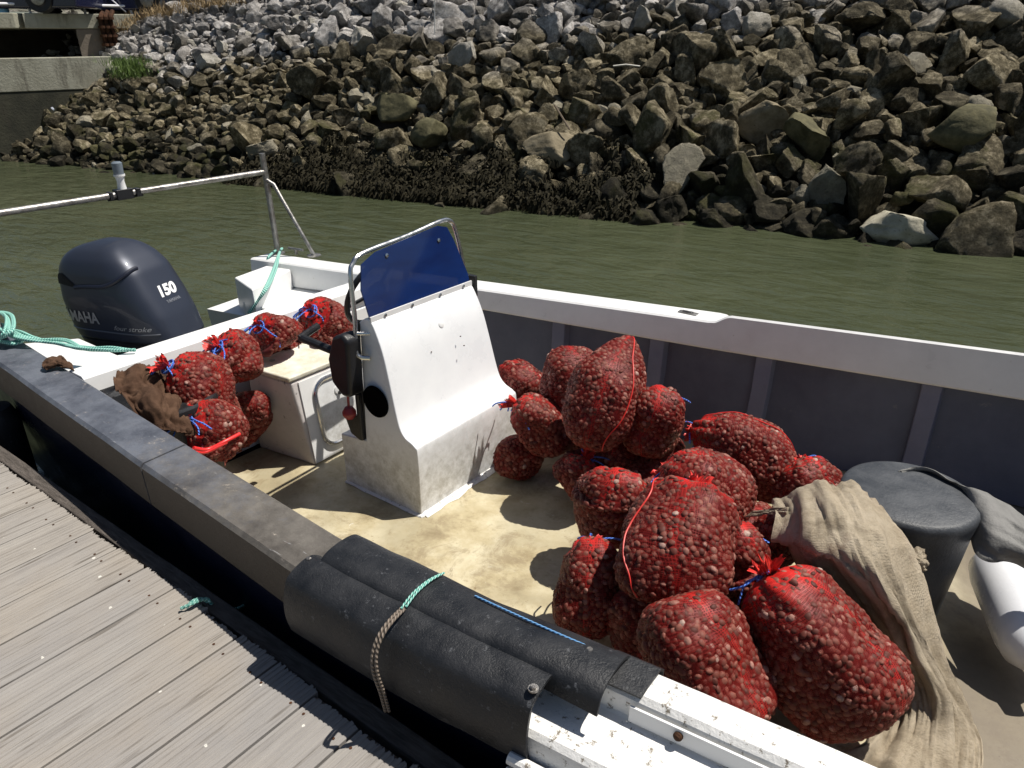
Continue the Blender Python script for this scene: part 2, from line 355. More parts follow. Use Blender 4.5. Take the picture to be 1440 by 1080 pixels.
for k,(rmin,rmax,tries,dens) in enumerate(((.25,.34,170,.80),(.17,.25,1500,.76),(.11,.17,15000,.68),(.075,.11,34000,.64))):
    for _ in range(tries):
        x=random.uniform(-27,3.5); s=random.uniform(-.55,7.4)
        y=wl(x)+s; z=(s)*.986*SL
        if z>topz(x)+.2: continue
        if k==0 and z>2.6 and random.random()<.5: continue
        q=visible(x,y,z)
        if q is None or not(-60<q[0]<1520 and -60<q[1]<420): continue
        if beyond(x,y) and q[0]<138: continue
        r=random.uniform(rmin,rmax)*(1. if x>-14 else .78)
        if q[0]<330 and r>.23: continue
        if not try_rock(x,y,r,dens): continue
        big.append((x,y,z,r,q))
# a few rocks that stand out in the photo get their own place
special=[((1250,326),.38,(1.5,.8,.62),'large pale smooth boulder lying at the water edge on the right','pale'),
 ((1365,185),.33,(1.4,1.,.85),'wide flat moss green boulder near the right edge of the riprap bank','moss'),
 ((1135,195),.30,(.9,.8,1.2),'smooth grey-green wedge boulder in the right part of the bank','moss'),
 ((1068,165),.30,(.8,.8,1.2),'tall tan pitted boulder left of the grey-green wedge boulder','tan'),
 ((775,215),.29,(1.1,.9,.8),'pale grey pointed boulder above the seaweed in mid bank','tan'),
 ((605,190),.30,(1.1,.9,.8),'mossy green rounded boulder above the seaweed, left of the middle','moss'),
 ((545,155),.30,(1.2,.9,.8),'broad mossy boulder up the bank, left of the middle','moss')]
keep=[]
for R_ in big:
    ok=True
    for (px,py),r,_,_,_ in special:
        if math.hypot(R_[4][0]-px,(R_[4][1]-py)*1.15)*R_[4][2]/F<(r+R_[3])*.72: ok=False
    if ok: keep.append(R_)
keep.sort(key=lambda R_:-(R_[3]/R_[4][2])*(1 if -10<R_[4][0]<1450 and -15<R_[4][1] else .01))
NB=290
nrm=Vector((-.165*SL,-.986*SL,1)).normalized()
def rock_rot(r=None): return (random.uniform(-1.,1.),random.uniform(-1.,1.),random.uniform(0,6.28))
for i,(x,y,z,r,q) in enumerate(keep[:NB]):
    o=bpy.data.objects.new('boulder',RM[i%len(RM)]); C.objects.link(o)
    o.location=(x,y,z-.24+r*.9); o.rotation_euler=rock_rot(); s=r*random.uniform(.98,1.12); o.scale=(s,s,s)
    zone='pale grey' if z>2.4 else ('brown' if z>.55 else 'dark')
    where='near the top of the bank' if z>2.4 else ('half way up the bank' if z>.55 else 'at the waterline')
    side='far left end' if q[0]<330 else('left of the middle' if q[0]<700 else ('right of the middle' if q[0]<1080 else 'right end'))
    size='large' if r>.24 else('medium' if r>.16 else 'small')
    tag(o,f'{size} {zone} riprap boulder {where}, {side}','boulder','riprap boulders on the bank')
for (px,py),r,sc,lab,kind in special:
    d=ray(px,py); t=1.
    for k in range(1,2000):
        t=k*.02; P=Vector((0,0,H))+d*t
        if P.z<=bankz(P.x,P.y)+.12 and P.y>wl(P.x)-.6: break
        if P.z<=.05: break
    o=bpy.data.objects.new('boulder',RM[random.randrange(len(RM))]); C.objects.link(o); o.location=P+Vector((0,.1,0)); o.scale=(r*sc[0],r*sc[1],r*sc[2]); o.rotation_euler=(.1,0,.3)
    mm={'pale':((.30,.28,.21),(.46,.43,.34)),'moss':((.055,.052,.026),(.15,.135,.075)),'tan':((.14,.115,.07),(.26,.22,.15))}[kind]
    o.data=o.data.copy(); o.data.materials[0]=worn('boulder_'+kind,mm[0],mm[1],6,.85,1.,.2,(.07,.06,.035),.6,fine=30)
    tag(o,lab,'boulder','riprap boulders on the bank')
def merged_rocks(lst,name,label,subs=2,sink=.25):
    T=[]
    for i in range(10):
        me=rock_mesh('t',100+i,subs); v=np.array([q.co[:] for q in me.vertices]); f=np.array([q.vertices[:] for q in me.polygons]); T.append((v,f)); bpy.data.meshes.remove(me)
    V=[];Fc=[];o=0
    for (x,y,z,r) in lst:
        v,f=T[random.randrange(10)]; a=Matrix.Rotation(random.uniform(0,6.28),3,'Z')@Matrix.Rotation(random.uniform(-.6,.6),3,'X'); A=np.array(a)*r
        V.append(v@A.T+np.array([x,y,z-sink+r*.7])); Fc.append(f+o); o+=len(v)
    V=np.concatenate(V);Fc=np.concatenate(Fc)
    me=bpy.data.meshes.new(name); me.from_pydata(V.tolist(),[],Fc.tolist()); me.materials.append(M['rock'])
    ob=bpy.data.objects.new(name,me); C.objects.link(ob); tag(ob,label,'rubble',kind='stuff'); return ob
rest=[(x,y,z,r) for (x,y,z,r,q) in keep[NB:]]
for _ in range(3600):       # small filler stones lying deep between the big ones
    x=random.uniform(-27,3.5); s=random.uniform(-.3,7.2); y=wl(x)+s; z=s*.986*SL
    if z>topz(x)+.1 or (x<-17 and beyond(x,y) and z<2.3): continue
    q=visible(x,y,z)
    if q and -40<q[0]<1500 and -40<q[1]<420: rest.append((x,y,z-.08,random.uniform(.05,.10)))
merged_rocks(rest,'riprap_rubble','smaller broken stones filling the riprap bank between the big boulders',2)
# seaweed along the foot of the bank: many small blades over lumps
b=MB()
for _ in range(640):
    px=random.choice((random.uniform(330,900),random.uniform(390,880),random.uniform(400,700)))
    c=at(px,300,0); x=c.x
    base=at(px,lerp([(0,228),(440,264),(720,282),(1000,318),(1440,352)],px),0); x=base.x; s=abs(random.gauss(0,.34))-.1
    y=wl(x)+s; z=max(.02,s*SL*.986+.03)+random.uniform(0,.16)
    cr=random.uniform(.10,.24)
    for _ in range(46):
        d=Vector((random.gauss(0,1),random.gauss(0,1)-.3,abs(random.gauss(0,.8)))).normalized(); q=Vector((x,y,z-.08))+d*cr*random.uniform(.7,1.1)
        t=Vector((random.gauss(0,1),random.gauss(0,1),random.gauss(-.6,.6))).normalized()*random.uniform(.025,.06); w=d.cross(t).normalized()*random.uniform(.008,.018)
        w*=1.15; e_=q+t*1.9+Vector((0,-.02,-.05)); b.add([q-w,q+w,q+t+w*1.1,q+t-w*1.1,e_+w*.3,e_-w*.3],[(0,1,2,3),(3,2,4,5)])
sw=worn('bladder_wrack',(.012,.011,.007),(.04,.034,.018),30,.8,.3,.12,(.10,.085,.04),.62)
tag(b.build('seaweed',sw),'dark brown seaweed hanging over the lowest stones at the waterline','seaweed',kind='stuff')
# grass tuft and litter on the bank
def bankpoint(px,py):
    d=ray(px,py)
    for k in range(200,3000):
        P=Vector((0,0,H))+d*(k*.01)
        if P.z<=bankz(P.x,P.y)+.22: return P
    return P
b=MB(); c=bankpoint(182,95)
for _ in range(1500):
    q=c+Vector((random.gauss(0,.26),random.gauss(0,.2),random.uniform(-.25,.12))); t=Vector((random.gauss(0,.05),random.gauss(0,.05),random.uniform(.08,.24))); w=Vector((random.gauss(0,1),random.gauss(0,1),0)).normalized()*.008
    b.add([q-w,q+w,q+t],[(0,1,2)])
tag(b.build('grass_clump',simple('grass_green',(.10,.16,.03),.6)),'bright green grass tuft growing high on the left end of the riprap','grass clump')
b=MB()
for _ in range(2600):
    px=random.uniform(120,330); c=bankpoint(px,lerp([(120,60),(150,42),(200,18),(330,-4)],px)+random.gauss(0,3)); q=c+Vector((0,random.uniform(0,.5),random.uniform(-.1,.05)))
    t=Vector((random.gauss(0,.06),random.gauss(0,.05),random.uniform(.05,.22))); w=Vector((random.gauss(0,1),random.gauss(0,1),0)).normalized()*.007; b.add([q-w,q+w,q+t],[(0,1,2)])
tag(b.build('dry_grass',simple('straw_grass',(.30,.21,.10),.7)),'straw coloured dry grass along the top left rim of the riprap','dry grass',kind='stuff')
c=bankpoint(885,98); b=MB(); b.tube([c+GR*-.22+Vector((0,-.1,.06)),c+Vector((0,-.12,.08)),c+GR*.22+Vector((0,-.1,.05))],.014,6); tag(b.build('driftwood_stick',simple('bleached_wood',(.6,.57,.5),.7)),'thin bleached white stick lying across stones in the upper middle of the bank','stick')
c=bankpoint(800,170); b=MB(); b.tube([c+Vector((-.15,-.2,.25)),c+Vector((.18,-.25,-.1))],.016,6); tag(b.build('driftwood_stick',simple('brown_wood',(.16,.12,.08),.7)),'thin brown stick leaning between dark mossy stones in mid bank','stick')
c=bankpoint(1190,14); b=MB(); b.tube([c-GR*.9+Vector((0,-.3,.12)),c+Vector((0,-.3,.2)),c+GR*1.1+Vector((0,-.3,.3))],.016,6,smooth=5); tag(b.build('driftwood_branch',simple('grey_wood',(.2,.17,.14),.7)),'long thin grey branch lying along the top right rim of the bank','branch')
b=MB(); c=bankpoint(623,45); b.tube([c+Vector((0,-.25,-.05)),c+Vector((0,-.2,.5)),c+Vector((0,-.1,1.2))],.008,6); tag(b.build('wire',simple('pale_wire',(.6,.6,.58),.5)),'thin pale wire standing upright from the stones near the top middle','wire')
def litter(px,py,s,lab,col=(.75,.77,.85)):
    c=bankpoint(px,py)+Vector((0,-.15,.1)); b=MB(); pr=[c+Vector((random.uniform(-s,s),random.uniform(-s,s)*.5,random.uniform(-s,s))) for _ in range(5)]
    b.add(pr+[q+Vector((.01,.02,.02)) for q in pr],[(0,1,2),(0,2,3),(0,3,4),(5,7,6),(5,8,7),(5,9,8),(0,1,6,5),(1,2,7,6),(3,4,9,8),(4,0,5,9)]); tag(b.build('litter_scrap',simple('white_litter',col,.5)),lab,'litter')
litter(83,158,.07,'crumpled white scrap of litter on brown stones at the left end of the bank')
litter(12,182,.06,'small white scrap of litter by the water at the far left')
# ------------------------------------------------------------------ quay at upper left
def qray(px,py,off):       # where the sight line of a pixel meets the quay face set back by off
    r=ray(px,py); o=QA+GF*off; k=(o.x*QL.y-o.y*QL.x)/(r.x*QL.y-r.y*QL.x); return Vector((r.x*k,r.y*k,H+r.z*k))
def qp(px,d,z): q=qray(px,50,d-QD); return Vector((q.x,q.y,z))
ZW=qray(60,81,0).z; ZS=qray(60,128,0).z; ZB=qray(60,40,1.25).z; ZT=qray(100,19,1.25).z; ZR=qray(100,7,1.6).z
def qbox(b,px0,px1,d0,d1,z0,z1,mi=0,ref=None):
    f=ref or d0
    A=qp(px0,f,0);B=qp(px1,f,0)
    lo=[A+GF*(d0-f),B+GF*(d0-f),B+GF*(d1-f),A+GF*(d1-f)]
    b.hexa([Vector((q.x,q.y,z0)) for q in lo],[Vector((q.x,q.y,z1)) for q in lo],mi)
b=MB(); qbox(b,-150,158,QD,QD+1.2,ZS,ZW,0); o1=b
qbox(b,-150,158,QD+.02,QD+1.2,-1,ZS-.004,1)
o=b.build('retaining_wall',['conc','concdark'],bevel=.02); tag(o,'low concrete retaining wall with dark weedy foot at the left end of the bank','wall')
qr=empty('quay',qp(60,QD+1.5,0),'raised concrete quay deck on a pillar above a dark opening, upper left','quay')
b=MB(); qbox(b,-150,26,QD+1.25,QD+9,ZB,ZT); qbox(b,38,196,QD+1.25,QD+9,ZB,ZT); qbox(b,26.2,37.8,QD+1.8,QD+9,ZB+.02,ZT-.02); child(b.build('deck_slab','conc',bevel=.02),qr)
b=MB(); qbox(b,108,150,QD+1.3,QD+3.5,ZW-.2,ZB-.004); child(b.build('pillar','concbrown',bevel=.02),qr)
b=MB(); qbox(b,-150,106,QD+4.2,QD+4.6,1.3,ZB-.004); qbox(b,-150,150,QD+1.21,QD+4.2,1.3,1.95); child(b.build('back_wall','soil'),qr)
# ladder / rusty chain lump
b=MB()
for dx in (0,7,14):
    P=[qp(146+dx,QD+1.15,z) for z in (ZT+.03,ZT-.15,ZT-.45,ZT-.75)]; P[0]+=GF*.2; b.tube([q+Vector((0,0,.04*math.sin(dx+i))) for i,q in enumerate(P)],.055,8,smooth=4)
    for z in (ZT-.7,ZT-.5,ZT-.3,ZT-.1): b.lathe([(.03,-.03),(.09,-.03),(.09,.03),(.03,.03)],qp(146+dx,QD+1.1,z),(0,0,1),12)
tag(b.build('mooring_chain','rust'),'rusty brown chains hanging over the edge of the quay beside the stones','chain')
# railing
rr_=empty('railing',qp(90,QD+1.6,ZT),'white tubular railing along the edge of the raised quay','railing')
D=QD+1.6; WH=simple('white_rail_paint',(.86,.86,.9),.4)
for px in (-100,-25,51,127,192):
    a=qp(px,D,ZT); c=qp(px-8,D,ZR+.8); b=MB(); b.tube([a,c],.032,8); child(b.build('post',WH),rr_)
for z in (ZR,ZR+.45,ZR+.8):
    b=MB(); b.tube([qp(-120,D,z),qp(192-(z-ZT)*9,D,z)],.03,8); child(b.build('rail',WH),rr_)
b=MB(); b.tube([qp(165,D,ZR+.6),qp(192,D,ZR)],.02,8); b.tube([qp(140,D,ZR+.6),qp(184,D,ZT+.06)],.015,8); child(b.build('brace',WH),rr_)
b=MB(); a=qp(14.5,D+.5,ZT); b.lathe([(.11,0),(.11,1.4),(.09,1.48),(.0,1.5)],a,(0,0,1),20); tag(b.build('bollard_post',simple('light_blue_paint',(.25,.55,.78),.5)),'pale blue painted post standing behind the white railing','post')
def car(px_wheel,lab,col):
    d=QD+3.2; r=empty('parked_car',qp(px_wheel,d,ZT),lab,'car','cars parked on the quay'); o=qp(px_wheel,d,ZT)
    def Q(a,w,z): return o+GR*a+GF*w+Vector((0,0,z))
    prof=[(-.85,.10),(3.4,.10),(3.45,.6),(3.35,.85),(2.5,.95),(1.9,1.4),(.3,1.42),(-.4,1.0),(-.85,.9)]
    b=MB(); b.prism([Q(a,0,z) for a,z in prof],GF*1.7); child(b.build('body',simple('car_paint',col,.25,coat=.6),bevel=.05,seg=3),r)
    b=MB(); b.prism([Q(a,-.012,z) for a,z in ((.0,1.0),(2.35,1.0),(1.85,1.33),(.35,1.34))],GF*.02); child(b.build('side_window',simple('car_glass',(.01,.012,.015),.1)),r)
    for a in (0,2.55):
        b=MB(); b.lathe([(.0,-.05),(.18,-.05),(.20,-.03),(.31,-.03),(.33,0),(.33,.18),(0,.18)],Q(a,-.02,.33),GF,28); w=child(b.build('wheel','blackpl'),r)
        b=MB(); b.lathe([(0,-.075),(.08,-.075),(.17,-.055),(.175,-.04),(0,-.04)],Q(a,-.02,.33),GF,20); hh=b.build('hub_cap','galv'); hh.parent=w
car(79,'dark navy car parked behind the white railing, near the riprap','' or (.006,.010,.05))
car(-82,'dark blue car parked behind the white railing at the left edge of the photo',(.012,.014,.04))
b=MB(); qbox(b,196,420,QD+3,QD+3.5,ZT-.3,5.2); tag(b.build('stone_wall','concbrown'),'brown stained wall behind dry grass at the top left of the bank','wall')
b=MB(); qbox(b,-150,420,QD+9,QD+40,ZT-.3,ZT-.01); struct(b.build('quay_ground','conc'))
# ------------------------------------------------------------------ pontoon
DZ=.66; DE=.915
pt=empty('pontoon',(-2,-.5,0),'weathered grey timber pontoon deck beside the boat','pontoon')
X=-5.6; i=0; PW=.19
while X<1.2:
    w=PW; e=DE+random.uniform(-.008,.01)-(.0 if X<-1.6 else .012); g=10; b=MB(); prof=[]
    for k in range(g):
        x0=X+.004+k*(w-.008)/g; x1=X+.004+(k+1)*(w-.008)/g; m_=(x1-x0)
        dz=random.uniform(0,.0015)
        prof+=[(x0+m_*.12,-.0035),(x0+m_*.22,-dz),(x0+m_*.78,-dz),(x0+m_*.88,-.0035)]
    prof[0]=(X+.004,-.004); prof[-1]=(X+w-.004,-.004)
    poly=prof+[(X+w-.004,-.03),(X+.004,-.03)]
    ys=[-3.2+j*(e+3.2)/26 for j in range(27)]
    jag=[random.uniform(-.006,.006) for _ in poly]
    rings=[[Vector((px_,y+(jag[q] if y==ys[-1] else 0),DZ+pz+.0012*nz((px_*3,y,0),2,i))) for q,(px_,pz) in enumerate(poly)] for y in ys]
    b.loft(rings)
    for sx in (.03,w-.03):
        b.lathe([(.0045,0),(.0045,.0012),(0,.0014)],(X+sx,DE-.075+random.uniform(-.004,.004),DZ-.0005),(0,0,1),8,mi=1)
    o=b.build('plank',['plank','rust'],sharp=25); child(o,pt); X+=PW; i+=1
b=MB()
def strip(b,y0,y1,z0,z1,xa=-5.6,xb=1.2,n=60,mi=0,wob=.004):
    rings=[]
    for k in range(n+1):
        x=xa+(xb-xa)*k/n; u=wob*nz((x,y0,z0),2.5); v=wob*nz((x,y1,z1),3.1)
        rings.append([(x,y0,z0),(x,y1+v,z0),(x,y1+v,z1+u),(x,y0,z1+u)])
    b.loft(rings,mi)
strip(b,DE+.012,DE+.075,.46,DZ-.012); child(b.build('edge_beam','beam',bevel=.006),pt)
b=MB(); strip(b,-3.2,DE-.02,.33,DZ-.036,wob=0); child(b.build('joists','beam'),pt)
b=MB(); b.box((-5.5,-3.1,-.3),(1.1,DE-.06,.325)); child(b.build('float','blackpl'),pt)
b=MB(); b.lathe([(.0,0),(.07,.01),(.10,.05),(.105,.12),(.105,.55),(.08,.62),(.0,.64)],Vector((-4.17,1.10,.08)),(0,0,1),24); tag(b.build('dock_fender','rubber'),'black rubber fender between boat and pontoon at the left edge','fender')
P=[at(262,855,.672),at(270,846,.685),at(282,842,.68),at(292,846,.66)]; P2=[at(254,856,.672),at(268,850,.68),at(290,842,.675),at(300,850,.64),at(330,856,.5),at(345,850,.52)]
tag(ropeobj('rope_scrap',[P,P2],.0055,'rope'),'short frayed green rope end tied over the pontoon edge','rope')
# ------------------------------------------------------------------ boat
GZ=.97; FZ=.25
bt=empty('work_boat',(-1.8,2.3,0),'open work boat with white console and dark blue inner sides moored at the pontoon','boat')
def part(b,name,mats,**k): return child(b.build(name,mats,**k),bt)
def sub(b,name,mats,par,**k):
    o=b.build(name,mats,**k); o.parent=par; o.matrix_parent_inverse=Matrix.Translation(-bt.location) if par.parent is None else Matrix(); return o
ni=[(-4.7,1.37),(-3.4,1.29),(-2.5,1.235),(-1.55,1.185),(-1.0,1.21),(-.5,1.255),(0,1.30),(.8,1.5),(1.6,1.95),(2.2,2.75)]
fo=[(-4.7,3.20),(-4.0,3.33),(-2.95,3.56),(-1.45,3.85),(0,4.16),(.8,4.2),(1.6,3.8),(2.2,2.85)]
def NI(x): return lerp(ni,x)
def NO(x): return NI(x)-.185
def FO(x): return lerp(fo,x)
xs=[-4.68+.12*i for i in range(57)]; xs=[x for x in xs if x<2.16]
# outer hull
b=MB(); rings=[]
for x in xs:
    n_=NO(x)+.0; f_=FO(x)
    rings.append([(x,n_+.03,.80),(x,n_+.05,.60),(x,n_+.10,.3),(x,n_+.2,.0),(x,n_+.5,-.3),(x,f_-.5,-.3),(x,f_-.15,.0),(x,f_-.06,.4),(x,f_-.01,.80),(x,f_-.06,.80),(x,f_-.11,.26),(x,f_-.25,FZ-.03),(x,n_+.3,FZ-.03),(x,n_+.14,.3),(x,n_+.10,.80)])
b.loft([r for r in rings if r[0][0]>-3.62]); part(b,'hull','navy',sharp=40)
# stern quarters of the hull run on past the transom
b=MB(); b.loft([[r[0],r[1],r[2],r[3],(r[3][0],r[3][1]+.32,-.2),(r[3][0],r[3][1]+.30,.70),(r[0][0],r[14][1]+.1,.72),r[14]] for r in rings if r[0][0]<-3.5]); part(b,'stern_quarter','navy')
b=MB(); b.loft([[r[8],r[7],r[6],(r[6][0],r[6][1]-.32,-.2),(r[6][0],r[6][1]-.42,.70),(r[8][0],r[9][1]-.1,.72),r[9]] for r in rings if r[0][0]<-3.5]); part(b,'stern_quarter','white')
# floor
b=MB(); G=[]
for x in [-3.45+.1*i for i in range(56)]:
    y0=NO(x)+.15; y1=FO(x)-.12; 
    if y1-y0<.1: break
    G.append([(x,y0+(y1-y0)*k/30,FZ+.004*nz((x,y0+k*.1,0),1.5)) for k in range(31)])
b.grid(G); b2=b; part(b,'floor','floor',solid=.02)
# white filler run round the console foot
b=MB(); pth=[(-2.76,2.143),(-2.215,2.143),(-2.205,2.16),(-2.205,2.96)]
for k,(a,c) in enumerate(zip(pth,pth[1:])):
    a=Vector((*a,0));c=Vector((*c,0)); L=(c-a).length; n_=max(2,int(L/.03)); d=(c-a).normalized(); s=Vector((d.y,-d.x,0))
    rings=[]
    for j in range(n_+1):
        q=a+(c-a)*j/n_; w=(.020 if k==2 else .007)*(1+.9*nz(q,9)+.5*nz(q,30)); rings.append([q+s*w+Vector((0,0,FZ+.003)),q+s*w*.4+Vector((0,0,FZ+.009)),q-s*.04+Vector((0,0,FZ+.02)),q-s*.04+Vector((0,0,FZ))])
    b.loft(rings)
part(b,'filler_bead','chipped')
# near inner side
b=MB(); G=[]
for x in xs:
    if x<-3.5: continue
    y=NI(x); G.append([(x,y-.01,.93),(x,y-.02,.6),(x,y-.03,FZ)])
b.grid(G); o=part(b,'side_panel','inner',solid=.02); 
# near aft gunwale cap: two lengths with a joint
def cap(xa,xb,name,lab=None):
    b=MB(); n_=max(3,int((xb-xa)/.08)); rings=[]
    for k in range(n_+1):
        x=xa+(xb-xa)*k/n_; o_=NO(x); i_=NI(x); w=.003*nz((x,0,0),3)
        rings.append([(x,o_+w,.795),(x,o_-.004+w,.955),(x,o_+.010+w,.968),(x,i_-.012,GZ+.001),(x,i_,.96),(x,i_,.90),(x,i_-.02,.895),(x,o_+.05,.79)])
    b.loft(rings); 
    for q,f in enumerate(b.f):
        pass
    o=b.build(name,['capgrey','capside'],sharp=30); me=o.data
    for pl in me.polygons:
        if abs(pl.normal.y)>.8 and pl.center.y<NO(pl.center.x)+.03: pl.material_index=1
    child(o,bt); 
    if lab: o['label']=lab
    return o
cap(-4.68,-2.522,'gunwale','blue-grey worn aft length of the near gunwale'); cap(-2.512,-1.45,'gunwale','scuffed brown-grey length of the near gunwale by the rubber guards')
# forward near gunwale: white stepped moulding
b=MB(); rings=[]
for x in [-1.449+.06*k for k in range(56)]:
    if x>1.9: break
    i_=NI(x)+.03; w=.0022*nz((x,0,0),8)
    rings.append([(x,i_,.86),(x,i_+.002,.955+w),(x,i_-.012,.972+w),(x,i_-.085,.965+w),(x,i_-.098,.952+w),(x,i_-.104,.905),(x,i_-.112,.899),(x,i_-.245,.888),(x,i_-.258,.875),(x,i_-.262,.80),(x,i_-.18,.79)])
b.loft(rings); part(b,'gunwale','chipped',sharp=28)['label']='chipped white stepped forward length of the near gunwale'
b=MB()
for k,(dy,z,r) in enumerate(((-.235,.812,.016),(-.25,.772,.019),(-.245,.728,.016))):
    b.tube([(x,NI(x)+dy-.02,z) for x in [-.77+.1*j for j in range(24)]],r,10)
part(b,'rubbing_strake','chipped')
b=MB(); q=at(1000,925,.93)
xx=[-.56+.04*k for k in range(9)]
b.loft([[(x,NI(x)-.083,.905+(.0 if k<7 else 0)),(x,NI(x)-.080,.948),(x,NI(x)-.086,.948),(x,NI(x)-.089,.905)] for k,x in enumerate(xx)]); 
part(b,'joint_plate','white'); 
b=MB(); b.lathe([(.0,-.004),(.011,-.003),(.011,.006),(.007,.011),(0,.012)],(-.44,NI(-.44)-.088,.93),(0,-1,0.1),12); o=part(b,'bolt','rust')
# far gunwale with step
b=MB(); rings=[]
fx=[-4.68+.08*i for i in range(41)]+[-1.44,-1.425,-1.41,-1.395,-1.38,-1.36]+[-1.3+.1*i for i in range(34)]
for x in fx:
    if x>2.1: continue
    f_=FO(x); s=lerp([(-1.46,0),(-1.36,1)],x); s=s*s*(3-2*s)
    zt=.97+.045*s; wi=.17; zb=lerp([(-4.7,.80),(-3.0,.855),(-1.45,.825),(0,.80)],x)
    o_=-.05*s; rings.append([(x,f_+.005+o_,.79),(x,f_+.01+o_,zt-.01-.07*s),(x,f_+o_,zt-.07*s),(x,f_-.01+o_,zt+.002-.064*s),(x,f_-wi+.012,zt+.001),(x,f_-wi,zt-.008),(x,f_-wi-.012-.0*s,zb),(x,f_-wi-.0,zb-.012),(x,f_-.03,zb-.02)])
b.loft(rings); part(b,'gunwale','white',sharp=28)['label']='long white far gunwale with a step in its top edge'
# fittings on far gunwale
b=MB(); c=Vector((-1.62,FO(-1.62)-.085,.974)); b.box(c-Vector((.055,.02,.001)),c+Vector((.055,.02,.004))); b.tube([c+Vector((-.035,0,.006)),c+Vector((.035,0,.006))],.007,8,mi=0); part(b,'cleat_plate','galv',bevel=.002)
# far inner panel and ribs
b=MB(); G=[]
for x in xs:
    if x<-3.5: continue
    f_=FO(x); G.append([(x,f_-.07,.90),(x,f_-.09,.6),(x,f_-.13,.42),(x,f_-.20,FZ)])
b.grid(G); part(b,'side_panel','inner',solid=.015)
for x in (-3.1,-2.36,-1.76,-1.18,-.39,.4,1.0):
    b=MB(); w=.045
    def yy(x_,z): return FO(x_)-lerp([(.25,.20),(.42,.13),(.6,.09),(.9,.07)],z)
    w=.052; rings=[[(x-w,yy(x-w,z)-.002,z),(x-w*.85,yy(x,z)-.055,z),(x+w*.85,yy(x,z)-.055,z),(x+w,yy(x+w,z)-.002,z)] for z in (FZ,.33,.42,.6,.89)]
    b.loft(rings); part(b,'rib','rib',bevel=.006)
# transom
b=MB(); TX=-3.62
y0=NI(TX)-.0; y1=3.34
poly=[(TX-.03,.3),(TX-.03,.955),(TX-.02,.968),(TX+.10,.968),(TX+.115,.955),(TX+.125,.88),(TX+.10,.872),(TX+.10,.835),(TX+.115,.83),(TX+.13,FZ),(TX+.02,FZ)]
b.loft([[(x,y,z) for x,z in poly] for y in (y0,1.8,2.3,2.8,y1)]); part(b,'transom','white',bevel=.004,sharp=25)
# outside: splash well shelf and the two stern boxes
b=MB(); b.box((-4.34,2.70,.5),(TX-.032,3.16,.80)); b.hexa([(-4.45,2.74,.1),(-4.11,2.66,.1),(-4.28,3.08,.1),(-4.50,3.04,.1)],[(-4.45,2.74,.94),(-4.11,2.64,.94),(-4.30,3.09,.94),(-4.52,3.05,.94)]); part(b,'stern_box','white',bevel=.012,seg=3)
b=MB(); b.hexa([(-4.30,1.36,.1),(-3.66,1.36,.1),(-3.66,1.66,.1),(-4.22,1.66,.1)],[(-4.60,1.36,.86),(-3.66,1.36,.90),(-3.66,1.62,.90),(-4.25,1.62,.90)]); part(b,'stern_box','white',bevel=.015,seg=3)
b=MB(); b.box((-3.80,1.66,.1),(-3.655,2.40,.60)); part(b,'motor_well','white',bevel=.01)
# rubber guards
def guard(prof,xa,xb,seed,name,lab,slope=0):
    b=MB(); P=crom([Vector((0,y,z)) for y,z in prof],5); n_=40; G=[]
    for k in range(n_+1):
        x=xa+(xb-xa)*k/n_; dy=NI(x)-1.2
        G.append([(x+(slope*(P[0].y-q.y)) if k in(0,n_) or True else x,q.y+dy+.004*nz((x,q.z,0),4,seed),q.z+.010*nz((x,q.y*2,0),2.5,seed)+.004*nz((x,q.y,0),9,seed)) for q in P])
    b.grid(G); o=part(b,name,'rubber',sharp=80,solid=.009); o['label']=lab; return o
g1=guard([(1.235,.88),(1.238,.95),(1.215,.995),(1.16,1.012),(1.10,1.012),(1.065,.995),(1.048,.955)],-1.53,-.62,3,'rubber_guard','upper black rubber sheet bent over the gunwale',.08)
b=MB(); G=[]
for k in range(6):
    x=-.66+.12*k/5; G.append([(x,NI(x)+dy,z) for dy,z in ((.045,.90),(.044,.968),(.025,.984),(-.03,.984),(-.075,.978))])
b.grid(G); part(b,'rubber_strip','rubber',solid=.006)
g2=guard([(1.10,.972),(1.07,.992),(1.03,.992),(.98,.972),(.962,.94),(.95,.89),(.95,.84),(.96,.79)],-1.56,-.735,9,'rubber_guard','lower black rubber sheet hanging over the outer side',.05)
def bolt(px,py,z,par,rust=False):
    c=at(px,py,z); b=MB(); b.lathe([(.0,-.004),(.013,-.003),(.013,.001),(0,.001)],c,(0,0,1),16); b.lathe([(.0085,.001),(.0085,.008),(.006,.010),(0,.010)],c,(0,0,1),6)
    o=b.build('bolt','galv'); o.parent=par; return o
bolt(750,968,1.0,g2); bolt(829,916,1.006,g1); bolt(434,788,.99,g2)
# lashing round the guards
ln=[at(618,808,1.01),at(600,818,1.02),at(580,835,1.02),at(564,856,1.012)]
tag(ropeobj('lashing_twine',[ln,[q+Vector((.008,.01,.003)) for q in ln]],.0032,'rope'),'thin green twine tied over the upper rubber guard','twine')
l2=[at(564,856,1.005),at(548,872,1.012),at(533,893,.995),at(524,918,.955),at(525,945,.90),at(535,975,.82),at(542,1000,.74)]
tag(ropeobj('lashing_rope',[l2,[q+Vector((.010,.004,.002)) for q in l2]],0.0046,'ropeold'),'frayed tan rope wrapped round the lower rubber guard','rope')
bl=[at(668,838,1.008),at(720,862,1.012),at(780,889,1.012),at(850,919,1.004)]
tag(ropeobj('blue_cord',[bl],.003,'bluerope'),'light blue cord lying along the upper rubber guard','cord')
